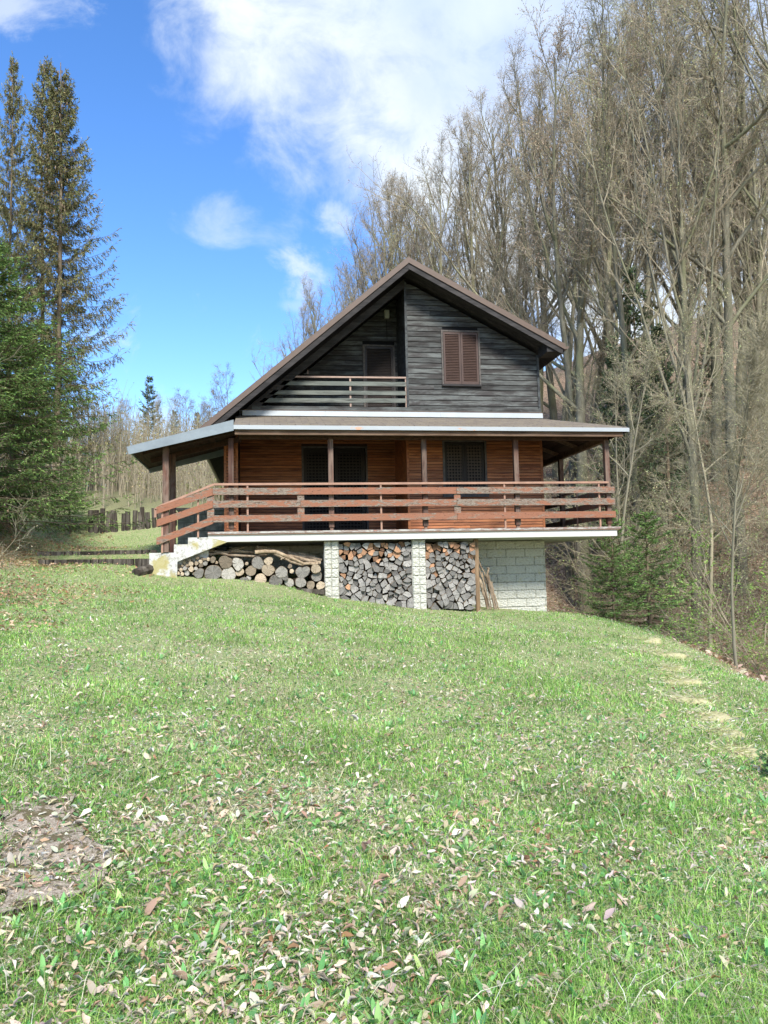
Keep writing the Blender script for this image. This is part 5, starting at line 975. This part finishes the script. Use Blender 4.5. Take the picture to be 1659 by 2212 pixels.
# left spruces
put(sp_tall[0], 20, 'spruce', 118, 78, 29, 'tall sparse spruce hung with cones, second from the left edge, with the thickest olive crown', 'spruce', 'tall spruces on the left', 2.0, .98)
put(sp_tall[1], 20, 'spruce', 84, 66, 30.5, 'tall sparse spruce hung with cones just left of the thickest crowned one', 'spruce', 'tall spruces on the left', 4.4, .8)
put(sp_tall[2], 20, 'spruce', 10, 60, 28, 'thin tall spruce at the left edge with a nearly bare trunk', 'spruce', 'tall spruces on the left', .7, .6)
x, y = base_of(-50, 16.5); place(sp_dense[0], 'spruce', x, y, .70, 1.0, 'dense dark green spruce with drooping branches at the left edge of the lawn', 'spruce', sxy=1.12)
x, y = base_of(28, 20); place(sp_dense[1], 'spruce', x, y, .55, 2.2, 'dense green spruce whose low branches reach furthest towards the chalet', 'spruce', sxy=.80)
put(sp_small[0], 5, 'spruce', 150, 985, 24, 'small bright green spruce under the tall ones left of the stake wall', 'spruce', None, .4, 1.4)
# far ones over the thicket
put(sp_far[0], 12, 'spruce', 322, 806, 62, 'broad dark far off spruce standing above the thicket left of the chalet', 'spruce', 'far spruces behind the thicket', 1., 1.05)
put(sp_far[1], 12, 'spruce', 377, 880, 66, 'yellowish far spruce lower right of the broad dark one', 'spruce', 'far spruces behind the thicket', 3., 1.)
put(sp_far[0], 12, 'spruce', 427, 886, 80, 'small far spruce just above the end of the grey stair roof', 'spruce', 'far spruces behind the thicket', 4., 1.1)
far_b = [bare_tree(90 + i, 12, .10, n1=12, first=.2, ang=.6, l1=.36, dens=.6, bud=(BUD, 1200, .04), up=.05, twm='twig') for i in range(2)]
put(far_b[0], 12, 'bare_tree', 512, 790, 46, 'thin bare tree rising behind the left roof slope, tallest of the sparse ones', 'tree', 'sparse bare trees behind the roof', wid=1.)
put(far_b[1], 12, 'bare_tree', 470, 850, 44, 'low bare tree at the foot of the left roof slope', 'tree', 'sparse bare trees behind the roof')
put(far_b[1], 12, 'bare_tree', 585, 800, 48, 'bare treetop just peeping over the left roof slope', 'tree', 'sparse bare trees behind the roof')
put(far_b[0], 12, 'bare_tree', 200, 800, 38, 'bare tree with fine twigs between the tall spruces and the far spruce', 'tree')
put(far_b[1], 12, 'bare_tree', 245, 900, 40, 'low pale bare tree right of the spruce branches', 'tree')
# pale budding bush at the left edge, in front of the dense spruce
pale = bare_tree(70, 5.2, .03, n1=5, first=.1, ang=.75, l1=.5, dens=.25, bud=([(.50, .50, .32), (.40, .44, .25)], 700, .028), up=.04, twm='twig_pale', tw=.7)
x, y = base_of(-110, 10.5); place(pale, 'budding_bush', x, y, .72, 1.4, 'pale budding bush of thin branches at the left edge before the dark spruce', 'bush')
# skyline beeches (picture x, top, distance)
SKY = [(655,668,50),(690,600,52),(722,560,48),(757,520,50),(795,470,52),(832,400,46),(872,335,50),(905,315,47),(948,300,52),(985,250,44),(1030,225,46),(1075,205,52),(1120,190,48),(1165,165,43),(1212,135,47),(1255,95,44),(1302,110,50),(1345,20,40),(1390,-40,44),(1440,-120,36),(1500,-100,42),(1560,-160,38),(1620,-140,44),(1680,-200,38),(1740,-200,42)]
names = {0: 'bare beech behind the left roof slope', 1: 'bare beech crown above the ridge of the roof', 2: 'bare pinkish beech crown right above the right roof slope', 3: 'tall bare beech behind the right eave', 4: 'tallest bare beech in the upper right of the wood'}
SKY = [(a, b_ + 60 * max(0, min(1, (1180 - a) / 220)), c) for a, b_, c in SKY]
for i, (px, top, d) in enumerate(SKY):
    z_ = 0 if px < 760 else 1 if px < 960 else 2 if px < 1170 else 3 if px < 1360 else 4
    put(beech[i % 3] if px < 1250 else (beech[3], poles[i % 3], beech[4])[i % 3], 20, 'beech', px, top, d, names[z_] + ', one of the skyline trees', 'beech', 'skyline beeches, zone ' + ('left', 'ridge', 'slope', 'eave', 'corner')[z_], wid=(.95 if px < 1250 else 1.05))
rg = np.random.RandomState(5)
for i in range(60):
    px = rg.uniform(700, 1760); d = rg.uniform(36, 72); skyl = np.interp(px, [640, 780, 880, 1000, 1180, 1380, 1760], [680, 480, 340, 240, 160, -20, -200]); top = skyl + rg.uniform(130, 460)
    if i > 46: d = rg.uniform(55, 85); top += 200; px = max(px, 1000)
    if px < 900 and d > 60: continue
    z_ = 0 if px < 960 else 1 if px < 1300 else 2
    put(poles[rg.randint(3)] if rg.rand() < .75 else (beech[rg.randint(3)] if px < 1250 else beech[3 + rg.randint(2)]), 20, 'beech', px, top, d, ('bare beech of the wood directly behind the chalet roof', 'grey trunked beech in the wood between the right eave and the dark spruces', 'grey trunked beech deep in the wood at the right edge')[z_], 'beech', ('beeches behind the roof', 'beeches right of the eave', 'beeches at the right edge')[z_])
def trunk_tree(px, py_base, d, top, lb, proto, wid=1., tilt=(0, 0), H0=20, nm='beech', grp=None, cat='beech', rot=None):
    return put(proto, H0, nm, px, top, d, lb, cat, grp, wid=wid, tilt=tilt, rot=rot)
trunk_tree(1262, 900, 31, 150, 'thick forked grey beech standing just right of the gable wall', beech[2], 1.15, rot=1.)
trunk_tree(1600, 1150, 27, -200, 'thickest grey beech trunk rising from the slope near the right edge', poles[2], 1.0, rot=2.)
trunk_tree(1390, 1000, 30, -60, 'straight beech on the slope left of the slender leaning one', poles[0], .9, rot=1.)
trunk_tree(1230, 950, 33, 120, 'straight grey beech partly hidden by the forked one at the gable', poles[1], 1., rot=5.)
trunk_tree(1500, 1150, 25, -150, 'slender dark beech trunk leaning left halfway to the right edge', beech[0], .8, tilt=(0, -.10), rot=4.)
trunk_tree(1800, 1100, 27, -330, 'near beech outside the right edge whose long limbs cross the upper right corner', beech[4], .75, rot=3.5)
trunk_tree(1330, 1000, 36, 60, 'straight beech between the eave and the dark spruces', beech[1], 1.0)
# dark spruces inside the wood
for px, top, d, lb in ((1395, 560, 34, 'dark spruce half hidden behind twigs, the tallest inside the wood'), (1450, 690, 30, 'dark spruce in the wood, low and right of the tallest one'), (1345, 760, 31, 'dark spruce in the wood just right of the porch roof'), (1560, 640, 40, 'dim dark spruce deep in the wood at the right')): put(sp_far[rg.randint(2)], 12, 'spruce', px, top, d, lb, 'spruce', 'dark spruces inside the wood', wid=.95)
# young spruces by the ravine
put(sp_small[0], 5, 'spruce', 1400, 1110, 20.5, 'young spruce with flat green boughs beside the deck, rising from the ravine', 'spruce', None, .3, 1.6)
put(sp_small[0], 5, 'spruce', 1322, 1105, 19.5, 'small bright green spruce right under the corner of the deck', 'spruce', None, 2., 1.35)
# understorey with many pale thin branches
for i in range(10):
    px = rg.uniform(1320, 1760); d = rg.uniform(22, 33); top = rg.uniform(560, 1000) - (33 - d) * 6; z_ = 0 if px < 1440 else 1
    put(under[rg.randint(3)], 9, 'sapling', px, top, d, ('pale budding sapling on the slope behind the deck corner', 'pale budding sapling on the slope near the right edge')[z_], 'sapling', ('saplings behind the deck', 'saplings at the right edge')[z_], wid=rg.uniform(.8, 1.15), tilt=(rg.normal(0, .08), rg.normal(0, .08)))
thin = bare_tree(77, 6, .035, n1=12, first=.35, ang=.7, l1=.35, bud=(GBUD, 500, .03), up=.06, twm='twig_pale', dens=.8)
x, y = base_of(1580, 13.6); place(thin, 'sapling', x, y, .95, 1., 'lone thin pale sapling growing out of the ravine behind the lawn edge, leaning left', 'sapling', None, z=h1(x, y), tilt=(0, -.16))
# bright green bush at the right edge
def leafbush(seed, r_, h_, n, cols, ls):
    rg = np.random.RandomState(seed); s0, ch, _ = grow(np.zeros((14, 3)), nrm(rg.normal(0, 1, (14, 3)) * [1, 1, .3] + [0, 0, 1.1]), rg.uniform(.7, 1.1, 14) * h_, np.full(14, .014), 6, .15, .03, 9, .8, .45, .6, .15, .4, rg); p, d, l, r = ch; s1, ch, _ = grow(p, d, l, r * .7, 3, .2, .0, 6, .8, .6, .6, 0, .5, rg); p, d, l, r = ch; s2, _, (pe, de) = grow(p, d, l, r * .8, 2, .2, 0, 0, 0, 0, 0, 0, .5, rg)
    sv_, sq_ = segmesh(s0 + s1 + s2, 3); i = rg.randint(0, len(p), n); P = p[i] + (pe[i] - p[i]) * rg.rand(n, 1); v_, q_, c_ = diamonds(P, rg.normal(0, 1, (n, 3)) * [1, 1, .4], ls * rg.uniform(.6, 1.3, n), ls * .6 * rg.uniform(.6, 1.3, n), mixcol(n, cols, None, .2, rg), rg)
    return sv_, sq_, v_, q_, c_
def bush(name, x, y, seed, r_, h_, n, cols, ls, lb, z=None):
    sv_, sq_, v_, q_, c_ = leafbush(seed, r_, h_, n, cols, ls); root = empty(name, (x, y, h1(x, y)), label=lb, cat='bush'); npmesh('stems', sv_, [sq_], None, ['twig'], parent=root); npmesh('foliage', v_, [q_], c_, ['leaf'], parent=root); return root
for i in range(11):
    px = 165 + i * 30 + rg.uniform(-12, 12); put(far_b[i % 2], 12, 'bare_tree', px, rg.uniform(850, 945), rg.uniform(47, 60), 'hazy bare tree above the sapling thicket left of the chalet', 'tree', 'bare trees above the thicket', wid=1.25)
for px, top, d, c_ in ((262, 950, 44, 1), (350, 985, 42, 2), (455, 1015, 36, 3), (300, 1020, 38, 5)):
    x, y = base_of(px, d); s_ = bush('bush', x, y, 20 + c_, 1., zfor(px, top, d) - h1(x, y), 5000, [(.24, .30, .09), (.32, .38, .13)], .09, {1: 'yellow green budding bush in the thicket right of the spruce boughs', 2: 'yellow green budding bush in the thicket above the stake wall', 3: 'green budding bush in the thicket seen under the stair roof', 5: 'low green budding bush just behind the stake wall'}[c_])
for i, (px, top, d) in enumerate(((1290, 1000, 27), (1450, 930, 26), (1540, 1060, 23), (1620, 900, 29), (1340, 860, 33), (1480, 800, 38), (1700, 1000, 24), (1240, 1010, 36))):
    x, y = base_of(px, d); bush('bush', x, y, 40 + i, 1., max(1.2, zfor(px, top, d) - h1(x, y)), 3200, [(.26, .30, .13), (.33, .36, .17), (.21, .26, .11)], .06, ('soft olive green budding bush on the wooded slope just past the deck corner', 'olive green budding bush on the slope between the thin pale sapling and the deck', 'low olive bush near the bottom of the slope left of the thin pale sapling', 'airy green budding bush high on the slope near the right edge', 'airy olive bush on the slope level with the porch roof end', 'distant green bush on the slope among the dark spruces', 'olive bush on the slope at the very right edge', 'green bush seen through the right end of the veranda')[i])
x, y = base_of(1650, 15.5); bush('bush', x, y, 4, 1., 3.2, 9000, [(.22, .36, .08), (.30, .44, .12), (.17, .28, .06)], .05, 'bright green budding bush in the ravine at the right edge')
g_ = ground_at(1645, 1680); bush('bramble', g_[0] + .15, g_[1], 8, .3, .20, 900, [(.12, .24, .09), (.16, .29, .11)], .04, 'low dark green bramble in the grass at the right edge')
# sapling thicket on the rise behind the palisade: nobody could count it
n = 6200; x = rg.uniform(-30, 4, n); y = rg.uniform(10.2, 40, n); k = (rg.rand(n) < np.clip((y - 8) / 7, .35, 1)) & ((x < -2) | (y > 15)); x, y = x[k], y[k]; n = len(x); L = rg.uniform(2.6, 6.2, n) * np.clip((y - 6) / 22, .4, 1.0); P = np.stack([x, y, H(x, y) - .1], 1)
s0, ch, _ = grow(P, nrm(rg.normal(0, .05, (n, 3)) + [0, 0, 1.]), L, rg.uniform(.010, .028, n), 5, .05, .05, 6, .5, .30, .5, .25, .3, rg); p_, d_, l_, r_ = ch; s1, _, (pe, de) = grow(p_, d_, np.maximum(l_, .35), np.clip(r_, .004, .008), 2, .15, .1, 0, 0, 0, 0, 0, .5, rg)
v_, q_ = segmesh(s0 + s1, 3); nb = 95000; i = rg.randint(0, len(p_), nb); bv, bq_, bc = diamonds(p_[i] + (pe[i] - p_[i]) * rg.rand(nb, 1), rg.normal(0, 1, (nb, 3)), rg.uniform(.04, .09, nb), rg.uniform(.03, .05, nb), mixcol(nb, [(.36, .35, .17), (.44, .40, .24), (.30, .33, .13), (.36, .30, .19)], None, .2, rg), rg)
o = npmesh('thicket', np.concatenate([v_, bv]), [np.concatenate([q_, bq_ + len(v_)])], np.concatenate([np.ones((len(v_), 3)) * .2, bc]), ['twig', 'leaf'], np.concatenate([np.zeros(len(q_)), np.ones(len(bq_))])); tag(o, 'dense thicket of thin bare budding saplings on the rise left behind the chalet', 'thicket', kind='stuff')
# bare brush on the slope beyond the ravine
n = 2600; x = rg.uniform(9, 34, n); y = rg.uniform(-8, 26, n); k = (lawn_right(x, y) < -.8) & (rg.rand(len(x)) < .5); x, y = x[k], y[k]; n = len(x); P = np.stack([x, y, H(x, y) - .05], 1)
s0, ch, _ = grow(P, nrm(rg.normal(0, .5, (n, 3)) + [0, 0, 1.]), rg.uniform(.5, 2.4, n), rg.uniform(.003, .008, n), 6, .22, .0, 6, .8, .4, .7, .2, .4, rg); p_, d_, l_, r_ = ch; s1, _, (pe, de) = grow(p_, d_, np.maximum(l_, .25), np.clip(r_, .003, .005), 3, .25, 0, 0, 0, 0, 0, 0, .5, rg)
v_, q_ = segmesh(s0 + s1, 3); nb = 22000; i = rg.randint(0, len(p_), nb); bv, bq_, bc = diamonds(p_[i] + (pe[i] - p_[i]) * rg.rand(nb, 1), rg.normal(0, 1, (nb, 3)), rg.uniform(.03, .06, nb), rg.uniform(.02, .035, nb), mixcol(nb, GBUD, None, .2, rg), rg)
o = npmesh('brush', np.concatenate([v_, bv]), [np.concatenate([q_, bq_ + len(v_)])], np.concatenate([np.ones((len(v_), 3)) * .2, bc]), ['twig_pale', 'leaf'], np.concatenate([np.zeros(len(q_)), np.ones(len(bq_))])); tag(o, 'tangle of thin pale bare twigs over the leafy slope beyond the lawn', 'brush', kind='stuff')
